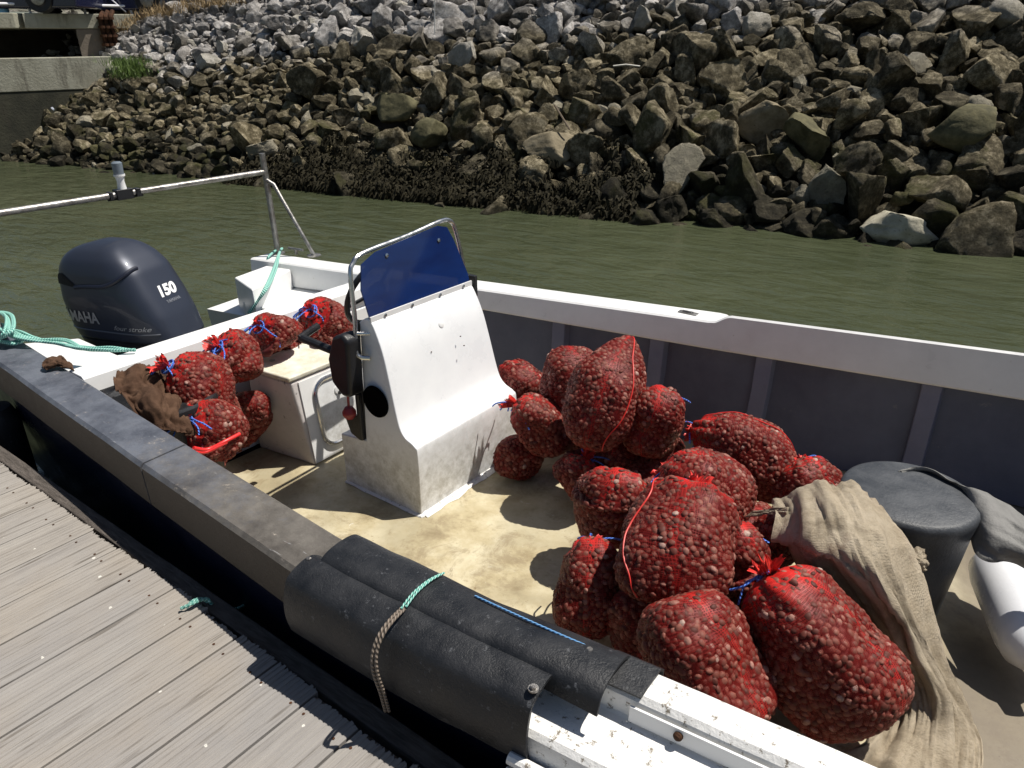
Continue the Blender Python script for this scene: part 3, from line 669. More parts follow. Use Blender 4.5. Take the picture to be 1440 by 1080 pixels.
# ------------------------------------------------------------------ console
Y0,Y1=2.15,2.93
side=[(-2.76,.25),(-2.22,.25),(-2.215,.58),(-2.235,.635),(-2.29,.66),(-2.325,.70),(-2.35,.78),(-2.385,.93),(-2.42,1.06),(-2.47,1.17),(-2.50,1.20),(-2.53,1.20),(-2.565,1.18),(-2.57,.56),(-2.76,.54)]
sm=crom([Vector((*q,0)) for q in side[1:-3]],4); side2=[Vector((*side[0],0))]+sm+[Vector((*q,0)) for q in side[-3:]]
def inset(z,x): return .0 if z<.6 else (z-.6)*.05
b=MB(); A=[(q.x,Y0+inset(q.y,0),q.y) for q in side2]; Bc=[(q.x,Y1-inset(q.y,0),q.y) for q in side2]
b.loft([A,Bc]); cons=part(b,'console','console',bevel=.028,seg=4,sharp=30); cons['label']='white moulded steering console'
def csub(b,name,mats,**k):
    o=b.build(name,mats,**k); o.parent=cons; return o
# speaker hole
b=MB(); c=Vector((-2.475,Y0+.001,.80)); b.lathe([(.0,.003),(.066,.003),(.074,.006),(.080,.004),(.082,-.006)],c,(0,-1,-.03),36); csub(b,'speaker_hole',simple('hole_black',(.002,.002,.002),.9,spec=.02))
b=MB(); 
for px,py,r in ((620,456,.018),(606,495,.003),(647,473,.003),(652,486,.003)):
    d=ray(px,py); t=None
    for k in range(600):
        q=Vector((0,0,H))+d*(2.6+k*.002); xz=lerp([(.66,-2.30),(.70,-2.325),(.78,-2.35),(.93,-2.385),(1.06,-2.42),(1.17,-2.47),(1.2,-2.5)],q.z)
        if q.x<=xz: break
    b.lathe([(r,0),(r,.005),(r*.7,.007),(0,.007)],q,(1,0,.35),12,mi=0 if r>.01 else 1)
csub(b,'vent_plug',['white','rust'])
b=MB()
sc=[(-2.492,1.19),(-2.484,1.19),(-2.484,1.215),(-2.492,1.215)]
b.loft([[(x,y,z) for x,z in sc] for y in (Y0+.03,Y1-.03)]); csub(b,'windscreen_strip','white')
# windscreen
nws=N('blue_acrylic'); nws.set(base=nws.ramp(nws.noise(5,3,.5,nws.coord('Object',(1,.6,2.5))),[(.25,(.003,.013,.075)),(.75,(.005,.026,.13))]),rough=.05,spec=.5,alpha=.91); 
ws=[(Y0+.035,1.20),(Y1-.035,1.20),(Y1-.035,1.25),(Y1-.09,1.44),(Y1-.12,1.505),(Y1-.18,1.522),(Y0+.32,1.497),(Y0+.16,1.482),(Y0+.06,1.445),(Y0+.025,1.34)]
def wsx(z): return -2.50-(z-1.2)*.22
b=MB(); b.loft([[(wsx(z)+o_,y,z) for y,z in ws] for o_ in (0,.006)]); csub(b,'windscreen',nws.m,sharp=20)
b=MB()
for y in (Y0+.22,Y1-.2): b=MB(); b.lathe([(.010,0),(.010,.006),(0,.008)],(wsx(1.46)+.006,y,1.455),(1,0,.2),10); csub(b,'screw','steel')
for y in (Y0+.12,Y0+.3,Y0+.5,Y1-.1): b=MB(); b.lathe([(.008,0),(.008,.005),(0,.006)],(-2.484,y,1.203),(1,0,.2),10); csub(b,'screw','steel')
fr=[(-2.49,Y0+.01,1.02),(-2.53,Y0-.015,1.025),(-2.545,Y0-.025,1.06),(-2.545,Y0-.012,1.2),(-2.565,Y0+.005,1.40),(-2.575,Y0+.035,1.455),(-2.58,Y0+.11,1.487),(-2.585,Y0+.4,1.508),(-2.585,Y1-.15,1.535),(-2.585,Y1-.07,1.525),(-2.58,Y1-.035,1.47),(-2.56,Y1-.01,1.3),(-2.54,Y1+.005,1.12),(-2.52,Y1-.01,1.05)]
b=MB(); b.tube(fr,.011,10,smooth=6); b.tube([(-2.545,Y0-.02,1.14),(-2.50,Y0+.03,1.135)],.009,8); csub(b,'grab_rail','steel')
b=MB(); b.tube([(-2.565,Y0+.025,1.17),(-2.568,Y0+.012,.95),(-2.575,Y0+.01,.62)],.006,8,smooth=4); csub(b,'cable','blackpl')
# steering wheel
b=MB(); c=Vector((-2.80,2.52,1.20)); ax=Vector((-1,0,.45)).normalized(); a=ax.orthogonal().normalized(); d=ax.cross(a)
cir=[c+(a*math.cos(t)+d*math.sin(t))*.20 for t in [2*math.pi*k/40 for k in range(41)]]; b.tube(cir,.015,10)
for t in (.6,2.7,4.7): b.tube([c,c+(a*math.cos(t)+d*math.sin(t))*.195],.010,8)
b.tube([c-ax*0,c-ax*.24],.025,12); b.lathe([(.05,-.01),(.05,.015),(.03,.025),(0,.025)],c,ax,16); csub(b,'steering_wheel','blackpl')
# throttle box
b=MB(); b.prism([(-2.53,Y0+.01,1.12),(-2.57,Y0+.01,1.15),(-2.64,Y0+.01,1.12),(-2.69,Y0+.01,1.0),(-2.68,Y0+.01,.88),(-2.61,Y0+.01,.82),(-2.55,Y0+.01,.83)],(0,-.095,0)); o=csub(b,'throttle_box','blackpl',bevel=.02,seg=3)
b=MB(); b.tube([(-2.64,Y0-.05,1.03),(-2.74,Y0-.07,1.05),(-2.87,Y0-.08,1.065)],.020,10,smooth=3); b.tube([(-2.87,Y0-.09,1.065),(-2.86,Y0+.02,1.10)],.018,10); csub(b,'throttle_lever','blackpl')
b=MB(); b.tube([(-2.62,Y0-.04,.84),(-2.625,Y0-.04,.74)],.006,6); b.lathe([(0,-.034),(.02,-.03),(.034,-.008),(.034,.008),(.02,.03),(0,.034)],(-2.625,Y0-.04,.715),(0,0,1),16); csub(b,'kill_switch_float','redpl')
b=MB(); b.prism([(-2.575,Y0+.02,.82),(-2.60,Y0+.02,.82),(-2.60,Y0+.02,.70),(-2.69,Y0+.02,.66),(-2.66,Y0+.02,.58),(-2.60,Y0+.02,.56),(-2.575,Y0+.02,.56)],(0,-.04,0)); csub(b,'switch_housing','blackpl',bevel=.01)
b=MB(); b.box((-2.60,Y1-.015,1.12),(-2.48,Y1+.012,1.235)); csub(b,'side_bracket','blackpl',bevel=.004)
# seat box
b=MB(); lo=[(-3.45,2.10,.25),(-3.03,2.16,.25),(-3.03,2.86,.25),(-3.45,2.86,.25)]; hi=[(-3.41,2.08,.755),(-3.09,2.12,.745),(-3.09,2.84,.745),(-3.41,2.84,.765)]
b.hexa(lo,hi); sb=part(b,'seat_box','boxside',bevel=.015,seg=3)
def ssub(b,name,mats,**k):
    o=b.build(name,mats,**k); o.parent=sb; return o
b=MB(); b.hexa([(-3.42,2.07,.757),(-3.085,2.11,.750),(-3.085,2.85,.750),(-3.42,2.85,.768)],[(-3.42,2.07,.785),(-3.085,2.11,.778),(-3.085,2.85,.778),(-3.42,2.85,.795)]); ssub(b,'seat_top','cushion',bevel=.01,seg=3)
def fp(y,z,o_=0.): return (-3.03-.06*(z-.25)/.495+.004+o_, y+.04*0, z)
def rr_ring(y0,y1,z0,z1,r,off,n=6):
    out=[]
    for cy,cz,a0 in ((y1-r,z1-r,0),(y0+r,z1-r,90),(y0+r,z0+r,180),(y1-r,z0+r,270)):
        for k in range(n+1):
            t=math.radians(a0+90*k/n); out.append(Vector(fp(cy+r*math.cos(t),cz+r*math.sin(t),off)))
    return out
b=MB(); b.loft([[Vector(fp(y,z,-.002)) for y,z in ((2.165,.262),(2.165,.735),(2.83,.735),(2.83,.262))],[Vector(fp(y,z,.004)) for y,z in ((2.165,.262),(2.165,.735),(2.83,.735),(2.83,.262))]]); ssub(b,'front_panel','white')
b=MB(); b.loft([rr_ring(2.255,2.66,.335,.695,.07,.001),rr_ring(2.255,2.66,.335,.695,.07,.012)]); ht=ssub(b,'hatch','console',bevel=.003)
b=MB(); q=rr_ring(2.245,2.67,.325,.705,.08,.012); b.tube(q+[q[0]],.013,8); ssub(b,'hatch_frame','steel')
b=MB(); c=Vector(fp(2.40,.615,.012)); b.lathe([(.0,.0),(.026,.0),(.026,.006),(.012,.008),(.012,.0081),(0,.0081)],c,(1,0,.12),20); c2=Vector(fp(2.40,.60,.021)); b.lathe([(.0,0),(.012,0),(.012,.004),(0,.004)],c2,(1,0,.12),16,mi=1); b.lathe([(.0,0),(.013,0),(.012,.003),(0,.003)],Vector(fp(2.40,.655,.012)),(1,0,.12),16)
ssub(b,'latch',['white','blackpl'])
b=MB(); c=Vector(fp(2.40,.325,.02)); b.box(c-Vector((.006,.02,.03)),c+Vector((.008,.02,.03))); ssub(b,'hinge','galv',bevel=.003)
b=MB(); b.lathe([(.0,0),(.016,0),(.015,.004),(0,.005)],(-3.34,2.2,.787),(0,0,1),16); ssub(b,'seat_screw','galv')
# ------------------------------------------------------------------ outboard
nm=N('metallic_blue_grey'); fz=nm.noise(900,1,.5,nm.coord('Object')); nm.set(base=nm.mix(nm.lin(fz,.4,.7,0,.35),(.026,.032,.050),(.062,.072,.098)),rough=.42,metal=.3,coat=.2,spec=.5)
OX,OY=-4.45,2.03
CA,SA=math.cos(math.radians(19)),math.sin(math.radians(19))
def cowl(t,z,off=0.,local=False):      # angle t (0 = bow, 90 = far side), height z (0 base .. .72 top)
    T=z/.70
    xb=lerp([(0,-.36),(.25,-.45),(.5,-.49),(.7,-.48),(.80,-.46),(.90,-.40),(.96,-.30),(1,-.12)],T)-off
    xf=lerp([(0,.60),(.2,.57),(.4,.50),(.6,.40),(.78,.31),(.89,.21),(.96,.11),(1,.02)],T)+off
    hw=lerp([(0,.235),(.3,.265),(.55,.27),(.75,.255),(.87,.225),(.94,.175),(.98,.115),(1,.03)],T)+off
    c,s=math.cos(t),math.sin(t); e=2/4.6
    cx=(xb+xf)/2; hx=(xf-xb)/2
    lx=(cx+hx*math.copysign(abs(c)**e,c))*.70; ly=hw*.86*math.copysign(abs(s)**e,s)*(1-.12*max(0,c))
    if local: return Vector((lx,ly,z))
    return Vector((OX+lx*CA-ly*SA, OY+lx*SA+ly*CA, .66+z*.97))
b=MB(); NS=64
zsn=[.13,.134,.15]+[.15+.49*k/20 for k in range(1,21)]+[.66,.675,.688,.696,.70]
b.loft([[cowl(2*math.pi*k/NS,z) for k in range(NS)] for z in zsn]); mot=part(b,'outboard_motor',nm.m,sharp=60); mot['label']='dark blue outboard motor tilted on the transom'
sd=mot.modifiers.new('sub','SUBSURF'); sd.levels=1; sd.render_levels=1
def msub(b,name,mats,**k):
    o=b.build(name,mats,**k); o.parent=mot; return o
b=MB(); b.loft([[cowl(2*math.pi*k/NS,z_,o_) for k in range(NS)] for z_,o_ in ((.135,-.012),(.126,-.012),(.120,-.002),(.06,-.002))]+[[cowl(2*math.pi*k/NS,0,-.008+o_)+Vector((0,0,dz)) for k in range(NS)] for dz,o_ in ((-.001,0),(-.02,.004),(-.09,-.01),(-.16,-.06),(-.2,-.14))]); msub(b,'lower_cowling','blackpl')
b=MB(); b.loft([[Vector((OX+.02+a*x_,OY+w*y_,z)) for x_,y_ in ((-1,-1),(1,-.7),(1,.7),(-1,1))] for z,a,w in ((.48,.25,.12),(.1,.16,.07),(-.4,.13,.04))]); b.box((OX+.30,OY-.18,.2),(OX+.86,OY+.18,.62)); msub(b,'midsection','blackpl',bevel=.02)
def onside(b,rows,mi=0): b.grid(rows,mi)
# intake slot and groove on the near side and its mirror
for sgn in (-1,1):
    b=MB(); rows=[]
    for k in range(19):
        a=sgn*math.radians(142-48*k/18); w=math.sin(math.pi*min(1,max(0,k/18)))**.6
        rows.append([cowl(a,.455+.065*w*(j/4)+.010*math.sin(k/18*3.1),.005) for j in range(5)])
    b.grid(rows); msub(b,'air_intake',simple('intake_black',(.002,.002,.002),.8))
    if sgn>0: continue
    b=MB(); P=[]
    for k in range(30):
        u=k/29; a=sgn*math.radians(96-84*u); P.append(cowl(a,.455+.11*math.sin(u*1.5),-.001))
    b.tube(P,.013,8); msub(b,'groove',simple('groove_dark',(.006,.009,.022),.5))
b=MB(); b.tube([cowl(-math.radians(160-120*k/40),.19,.0) for k in range(41)],.005,6); msub(b,'trim_line',simple('silver_line',(.16,.17,.19),.35,metal=.6))
b=MB(); b.tube([cowl(2*math.pi*k/64,.045,.0) for k in range(65)],.004,6); msub(b,'seam','blackpl')
def letter(text,size,place,mat,name,extr=.0015,shear=0.,bold=.0,sx=1.):
    cu=bpy.data.curves.new('t','FONT'); cu.body=text; cu.size=size; cu.extrude=0; cu.shear=shear; cu.offset=bold; cu.align_x='CENTER'; cu.align_y='CENTER'; cu.resolution_u=3
    to=bpy.data.objects.new('t',cu); C.objects.link(to); dg=bpy.context.evaluated_depsgraph_get(); me=bpy.data.meshes.new_from_object(to.evaluated_get(dg)); bpy.data.objects.remove(to)
    bm=bmesh.new(); bm.from_mesh(me); bmesh.ops.subdivide_edges(bm,edges=[e for e in bm.edges if e.calc_length()>.02],cuts=2)
    bmesh.ops.triangulate(bm,faces=bm.faces)
    for v in bm.verts: v.co=place(v.co.x*sx,v.co.y)
    bm.to_mesh(me); bm.free(); me.name=name; me.materials.clear(); me.materials.append(mat); o=bpy.data.objects.new(name,me); C.objects.link(o); o.parent=mot; return o
def side_place(a0,z0):
    c0=cowl(math.radians(a0),z0,local=True); 
    def f(u,v):
        # walk along the near side (aft at left, bow at right)
        x=c0.x+u; best=None; lo,hi=math.radians(-179),math.radians(-1)
        for _ in range(26):
            m_=(lo+hi)/2
            if cowl(m_,z0+v,local=True).x<x: lo=m_
            else: hi=m_
        return cowl((lo+hi)/2,z0+v,.004)
    return f
silver=simple('silver_letter',(.42,.43,.45),.35,metal=.5); whitel=simple('white_letter',(.85,.85,.85),.4)
letter('YAMAHA',.095,side_place(-106,.27),silver,'lettering',bold=.003,sx=.8)
letter('four stroke',.042,side_place(-80,.225),silver,'lettering',shear=.4,sx=1.2)
def front_place(y0,z0):
    def f(u,v):
        y=y0+u; lo,hi=math.radians(-89),math.radians(89)
        for _ in range(26):
            m_=(lo+hi)/2
            if cowl(m_,z0+v,local=True).y<y: lo=m_
            else: hi=m_
        return cowl((lo+hi)/2,z0+v,.004)
    return f
letter('150',.082,front_place(.0,.41),whitel,'lettering',shear=.15,bold=.004,sx=1.15)
letter('YAMAHA',.026,front_place(.01,.35),silver,'lettering',sx=1.0)
b=MB()
for k in range(5):
    a=Vector((OX+.60,OY-.12+.05*k,.66)); b.tube([a,a+Vector((.08,.02,-.04)),a+Vector((.14,.0,-.16)),a+Vector((.28,.05,-.24))],.014,8,smooth=5)
b.box((OX+.57,OY-.02,.655),(OX+.63,OY+.05,.69),1); msub(b,'cables',['blackpl','galv'])
# ------------------------------------------------------------------ gantry
b=MB(); gx=-4.62
b.tube([(gx,3.23,.965),(gx,3.215,1.68)],.021,12); b.tube([(gx,1.30,.90),(gx,1.30,1.68)],.021,12)
b.tube([(gx,3.215,1.555),(gx,1.30,1.555)],.019,12)
b.tube([(gx+.01,3.215,1.50),(gx+.06,3.23,1.475),(gx+.27,3.34,.975)],.014,10); b.tube([(gx+.01,1.30,1.50),(gx+.06,1.30,1.475),(gx+.27,1.30,.97)],.014,10)
b.lathe([(.05,0),(.05,.006),(0,.007)],(gx+.27,3.34,.972),(0,0,1),16); b.lathe([(.05,0),(.05,.006),(0,.007)],(gx,3.23,.972),(0,0,1),16)
gn=part(b,'light_gantry','galv',sharp=50)
b=MB(); ly=2.21; b.lathe([(.026,0),(.021,.045),(.026,.07),(.032,.075),(.032,.085)],(gx,ly,1.585),(0,0,1),20); b.lathe([(.028,.085),(.03,.15),(.02,.158),(0,.158)],(gx,ly,1.585),(0,0,1),20,mi=1)
o=b.build('navigation_light',['white',simple('light_lens',(.16,.19,.22),.2)]); o.parent=gn
b=MB(); b.box((gx-.028,ly-.05,1.525),(gx+.028,ly+.05,1.585)); b.box((gx-.024,ly-.09,1.532),(gx+.024,ly-.07,1.578)); b.box((gx-.024,ly+.07,1.532),(gx+.024,ly+.10,1.578)); b.tube([(gx,ly-.1,1.53),(gx,ly+.12,1.53)],.006,6); o=b.build('clamp','blackpl',bevel=.006); o.parent=gn
b=MB()
b.tube([(gx+.12,3.30,.97),(gx+.12,3.30,1.01)],.012,8); b.tube([(gx+.05,3.29,1.008),(gx+.19,3.31,1.008)],.010,8)
part(b,'cleat','galv')
# ------------------------------------------------------------------ ropes at the stern
def strands(ctrl,n,spread,seed):
    r_=random.Random(seed); out=[]
    for k in range(n):
        ph=r_.uniform(0,6.28); L=[]
        for i,q in enumerate(ctrl):
            s=spread if 0<i<len(ctrl)-1 else spread*.4
            L.append(Vector(q)+Vector((math.cos(ph+i*.9),math.sin(ph+i*1.1),.6*abs(math.sin(ph+i))))*s*r_.uniform(.4,1))
        out.append(L)
    return out
rp=strands([at(-40,455,1.02),at(0,462,1.02),at(18,472,1.02),at(45,480,1.0),at(85,484,.99),at(120,492,.985),at(150,494,.985),at(187,493,.985)],10,.032,5)
rp+=strands([at(-10,480,1.0),at(10,470,1.05),at(14,448,1.08),at(0,440,1.08),at(-20,446,1.05)],5,.03,8)
rp+=strands([at(-20,478,.99),at(5,482,.985),at(25,484,.985),at(38,474,.985)],6,.03,12)
tag(ropeobj('mooring_rope',rp,.0072,'rope'),'bundle of pale green rope lying over the port stern corner','rope')
rp=strands([at(396,350,1.01),at(392,358,1.0),at(386,380,.97),at(376,405,.93),at(362,425,.85),at(350,440,.78)],3,.012,4)+[[at(388,352,1.0),at(377,362,.985),at(375,375,.9),at(374,390,.85)]]
tag(ropeobj('mooring_rope',rp,.0085,'rope'),'pale green rope hanging from the starboard stern post into the well','rope')
# ------------------------------------------------------------------ clam bags
def cl_template():
    me=bmesh.new(); bmesh.ops.create_uvsphere(me,u_segments=8,v_segments=5,radius=1)
    V=[];
    for v in me.verts:
        q=v.co.copy(); q.x*=1+.18*q.y; q.z*=.52
        V.append((q.x*.55,q.y*.47,q.z*.5+.0)); 
    Fq=[[w.index for w in f.verts] for f in me.faces]; me.free(); return np.array(V),Fq
CT,CFq=cl_template()
CFt=[f if len(f)==4 else f for f in CFq]
def clams(bag,surf_pts,normals,size=.032,par=None,core=None):
    n=len(surf_pts); k=len(CT)
    z=np.array(normals); z+=rng.normal(0,.28,z.shape); z/=np.linalg.norm(z,axis=1)[:,None]
    r=rng.normal(0,1,z.shape); x=np.cross(r,z); x/=np.linalg.norm(x,axis=1)[:,None]; y=np.cross(z,x)
    s=(size*rng.uniform(.74,1.30,n))[:,None,None]
    big=rng.random(n)<.02; s[big]*=1.25
    V=(CT[None,:,0:1]*x[:,None,:]+CT[None,:,1:2]*y[:,None,:]+CT[None,:,2:3]*z[:,None,:])*s+np.array(surf_pts)[:,None,:]
    V=V.reshape(-1,3)
    nf=len(CFt); lens=np.array([len(f) for f in CFt]); flat=np.concatenate([np.array(f) for f in CFt])
    loops=(flat[None,:]+(np.arange(n)*k)[:,None]).reshape(-1); starts1=np.concatenate([[0],np.cumsum(lens)[:-1]]); tot=lens.sum()
    starts=(starts1[None,:]+(np.arange(n)*tot)[:,None]).reshape(-1)
    cv,cf=core; cv=np.array([tuple(q) for q in cv]); o=len(V)
    V=np.concatenate([V,cv]); cl=np.array([i for f in cf for i in f])+o; L0=len(loops); loops=np.concatenate([loops,cl])
    cs=np.cumsum([0]+[len(f) for f in cf[:-1]])+L0; starts=np.concatenate([starts,cs])
    me=bpy.data.meshes.new('clams'); me.vertices.add(len(V)); me.vertices.foreach_set('co',V.astype(np.float32).ravel())
    me.loops.add(len(loops)); me.loops.foreach_set('vertex_index',loops.astype(np.int32)); me.polygons.add(len(starts)); me.polygons.foreach_set('loop_start',starts.astype(np.int32))
    mi=np.zeros(len(starts),np.int32); mi[n*nf:]=1; me.polygons.foreach_set('use_smooth',np.ones(len(starts),bool))
    me.update(calc_edges=True); me.materials.append(M['clam']); me.materials.append(M['core']); me.polygons.foreach_set('material_index',mi); me.validate()
    o=bpy.data.objects.new('clams',me); C.objects.link(o); o['kind']='stuff'; return child(o,par)
SAG=1
def clam_bag(ctrl,rw,label,rt=None,tie=0,seed=1,p0=2.6,p1=3.4,floor=FZ,tuft=1.,tail=None,up=(0,0,1),lump=.025,bulge=0.,twine=True,tdir=None,seam=True,seamline=0):
    """ctrl: axis points in the world from the tied end to the closed end; rw, rt half width and half thickness"""
    rt=rt or rw*.82; P=crom([Vector(q) for q in ctrl],10); P=[Vector(q) for q in P]
    # resample evenly
    L=[0]; 
    for a,c in zip(P,P[1:]): L.append(L[-1]+(c-a).length)
    tot=L[-1]; NV=44; NU=48
    def pt_(s):
        s=max(0,min(tot,s)); 
        for i in range(len(L)-1):
            if s<=L[i+1]: return P[i].lerp(P[i+1],(s-L[i])/max(1e-6,L[i+1]-L[i]))
        return P[-1]
    rows=[];uvs=[];gath=[]; up=Vector(up)
    for j in range(NV+1):
        ang=math.pi*j/NV; t=(1-math.cos(ang))/2; s=t*tot; q=pt_(s); d=(pt_(s+.02)-pt_(s-.02)).normalized()
        n=(up-d*up.dot(d)).normalized(); b_=d.cross(n)
        h=abs(2*t-1); pp=p0 if t<.5 else p1
        k=max(0,1-h**pp)**(1/pp)
        if t<.5 and tie: k=max(k,.13)
        k*=1+bulge*(t-.5)
        row=[]
        for i in range(NU):
            a=2*math.pi*i/NU; ca,sa=math.cos(a),math.sin(a); e=2/2.8
            v=b_*(rw*k*math.copysign(abs(ca)**e,ca))+n*(rt*k*math.copysign(abs(sa)**e,sa)); w=q+v
            rad=v.normalized() if v.length>1e-6 else d
            w+=rad*(lump*k*(nz(w,4.5,seed)*1.5+.6*nz(w,11,seed)))
            if tie and t<.22: w+=rad*(.010*math.sin(a*9+seed)*(1-t/.22)*min(1,k*2))
            sg=.10*k*rw*(1-2*(w.z-q.z+rt)/(2*rt)) if rt>0 else 0; w+=b_*(sg*ca)
            if w.z<floor+.01: w=Vector((w.x,w.y,floor+.01+(w.z-floor-.01)*.06))
            row.append(w); 
        rows.append(row)
    base=MB(); base.loft(rows); V=base.v; Fs=base.f
    me=bpy.data.meshes.new('x'); me.from_pydata(V,[],Fs); bm=bmesh.new(); bm.from_mesh(me); bmesh.ops.recalc_face_normals(bm,faces=bm.faces)
    if bm.calc_volume(signed=True)<0: bmesh.ops.reverse_faces(bm,faces=bm.faces)
    bm.normal_update()
    quads=[(f.calc_area(),[v.co.copy() for v in f.verts],[v.normal.copy() for v in f.verts]) for f in bm.faces if len(f.verts)==4]; vn=[v.normal.copy() for v in bm.verts]; bm.free(); bpy.data.meshes.remove(me)
    ar=np.array([q[0] for q in quads]); A=ar.sum(); sp=.0158; ncand=int(A/(sp*sp)*3.2); pick=rng.choice(len(quads),ncand,p=ar/A); cell={}; pts_=[];nn=[]
    U=rng.random((ncand,2))
    for c,(u,v) in zip(pick,U):
        _,co,no=quads[c]; q=(co[0]*(1-u)+co[1]*u)*(1-v)+(co[3]*(1-u)+co[2]*u)*v
        key=(int(q.x//sp),int(q.y//sp),int(q.z//sp)); ok=True
        for a in (-1,0,1):
            for b_ in (-1,0,1):
                for c_ in (-1,0,1):
                    for w in cell.get((key[0]+a,key[1]+b_,key[2]+c_),()):
                        if (w-q).length_squared<sp*sp: ok=False;break
        if not ok: continue
        cell.setdefault(key,[]).append(q); no_=(no[0]*(1-u)+no[1]*u)*(1-v)+(no[3]*(1-u)+no[2]*u)*v
        pts_.append(q-no_*.0015); nn.append(no_)
    root=empty('clam_bag',P[-1]*.5+P[0]*.5-Vector((0,0,rt)),label,'bag of clams','red net bags of clams in the boat')
    core=[Vector(v)-n*.011 for v,n in zip(V,vn)]
    clams(None,[tuple(q) for q in pts_],[tuple(q) for q in nn],.0250,root,(core,Fs))
    # net
    mb=MB(); nv=[]; uv=[]; ga=[]; circ=2*math.pi*rw
    rows2=[]
    for j in range(NV+1):
        t=(1-math.cos(math.pi*j/NV))/2; r_=[]
        for i in range(NU+1):
            idx=j*NU+(i%NU); w=Vector(V[idx])+vn[idx]*(.0042+.0035*nz(V[idx],30,seed)); r_.append(w); uv.append((circ*i/NU,t*tot*1.2)); g=max(0,1-t/.24)**1.5*(.75 if tie else .25)+max(0,(t-.93)/.07)*.25
            if seam and i in (11,12,13): g+=.28*(1 if i==12 else .2)
            ga.append(min(.9,g))
        rows2.append(r_)
    mb.grid(rows2); o=mb.build('net','net',uvs=uv,sharp=180); at_=o.data.attributes.new('gather','FLOAT','POINT'); at_.data.foreach_set('value',ga); child(o,root)
    if seamline:
        mbs=MB(); mbs.tube(crom([Vector(V[j*NU+seamline+int(round(1.2*math.sin(j*.33+seed)))])+vn[j*NU+seamline]*.007 for j in range(4,NV-6,3)],4),.0030,6); child(mbs.build('net_seam','tuft'),root)
    if tie:
        d0=((P[0]-pt_(.05)).normalized()+Vector(tdir or (.15,-.25,.45))).normalized(); c=pt_(0)+Vector((.008,-.014,.014))*(rw/.15); a=d0.orthogonal().normalized(); b_=d0.cross(a)
        r0_=rw*.10+.008; mb=MB(); uv=[]; rows3=[]; TL=.055*tuft
        bend=Vector((math.sin(seed*2.3),math.cos(seed*1.7),-.5))*.5
        for j in range(10):
            u=j/9; rad=(r0_*1.25*(1-u/.3)+.010) if u<.3 else .010+(u-.3)*.032*tuft
            q0=c+d0*(TL*(u-.3)*1.15)+bend*(max(0,u-.3)**2*.05*tuft)
            rows3.append([q0+(a*math.cos(2*math.pi*i/48)+b_*math.sin(2*math.pi*i/48))*rad*(1+u*(.9*nz((math.cos(i*.131)*3,math.sin(i*.131)*3,seed+u*.6),1.)+.55*nz((math.cos(i*.131)*9,math.sin(i*.131)*9,seed+u),1.)))+d0*(.03*tuft*u*nz((math.cos(i*.131)*4,math.sin(i*.131)*4,seed+9),1.)) for i in range(49)]); uv+=[(i/48,u) for i in range(49)]
        mb.grid(rows3); child(mb.build('net_gather','tuft',uvs=uv,sharp=180),root)
        if twine:
            rn=random.Random(seed); loops=[]
            for k in range(3): loops.append([c+d0*(.004*k-.004)+(a*math.cos(t)+b_*math.sin(t))*(r0_*.95+.012+.002*k) for t in [2*math.pi*i/14 for i in range(15)]])
            for k in range((tail or 3)+2):
                q=c+Vector((rn.uniform(-.01,.01),rn.uniform(-.01,.01),.012)); L_=[q]; dd=Vector((rn.gauss(0,1),rn.gauss(0,1),rn.uniform(-.1,.7))).normalized()
                for i in range(4): dd=(dd+Vector((rn.gauss(0,.35),rn.gauss(0,.35),-.35))).normalized(); q=q+dd*rn.uniform(.026,.052); L_.append(q)
                loops.append(L_)
            tw=ropeobj('twine_tie',loops,.0038,'twine',smooth=4,seg=6); child(tw,root)
    return root
A_=at
clam_bag([A_(1080,812,.76),A_(1098,838,.72),A_(1158,920,.56),A_(1225,1022,.40)],.184,'largest front bag of clams, resting against the burlap cloth',rt=.18,tie=1,seed=1,p0=2.4,p1=3.6,tuft=1.5)
clam_bag([A_(958,838,.76),A_(972,880,.69),A_(1000,945,.56),A_(1040,1025,.42)],.172,'nearest bag of clams standing against the white gunwale',rt=.15,seed=2,p0=3.6,p1=3.6)
clam_bag([A_(975,695,.86),A_(965,725,.82),A_(950,785,.74),A_(945,850,.62)],.195,'broad bag of clams lying on top of the front pile',rt=.15,tie=1,seed=3,p0=3.4,p1=3.6,tuft=1.4,seamline=5)
clam_bag([A_(832,765,.62),A_(832,790,.58),A_(828,840,.46),A_(824,890,.34)],.115,'narrow upright bag of clams at the front left edge of the pile',rt=.13,tie=1,seed=4,p0=3.2,p1=3.6,tuft=.6)
clam_bag([A_(905,830,.56),A_(908,880,.46),A_(905,915,.36)],.13,'bag of clams hidden in shade under the broad top bag',rt=.13,seed=5,p0=3.2,p1=3.4)
clam_bag([A_(874,676,.66),A_(870,692,.63),A_(864,725,.50),A_(862,750,.40)],.155,'squat bag of clams on the floor left behind the broad top bag',rt=.14,tie=1,seed=6,p0=3.2,p1=3.2,tuft=.5)
clam_bag([A_(948,672,.74),A_(965,680,.74),A_(995,695,.68),A_(1025,715,.58)],.175,'bag of clams behind the broad top bag, red mesh gathered with blue twine',rt=.17,tie=1,seed=7,p0=2.8,p1=3.0,tuft=1.3)
clam_bag([A_(1026,742,.74),A_(1033,765,.70),A_(1036,800,.60),A_(1040,845,.50)],.10,'slim bag of clams squeezed behind the right edge of the broad top bag',rt=.13,tie=1,seed=8,p0=2.6,p1=3.2,tuft=.7)
clam_bag([A_(1062,735,.62),A_(1080,755,.58),A_(1088,790,.48)],.115,'small bag of clams between the broad top bag and the burlap cloth',rt=.12,seed=9,p0=3.0,p1=3.2)
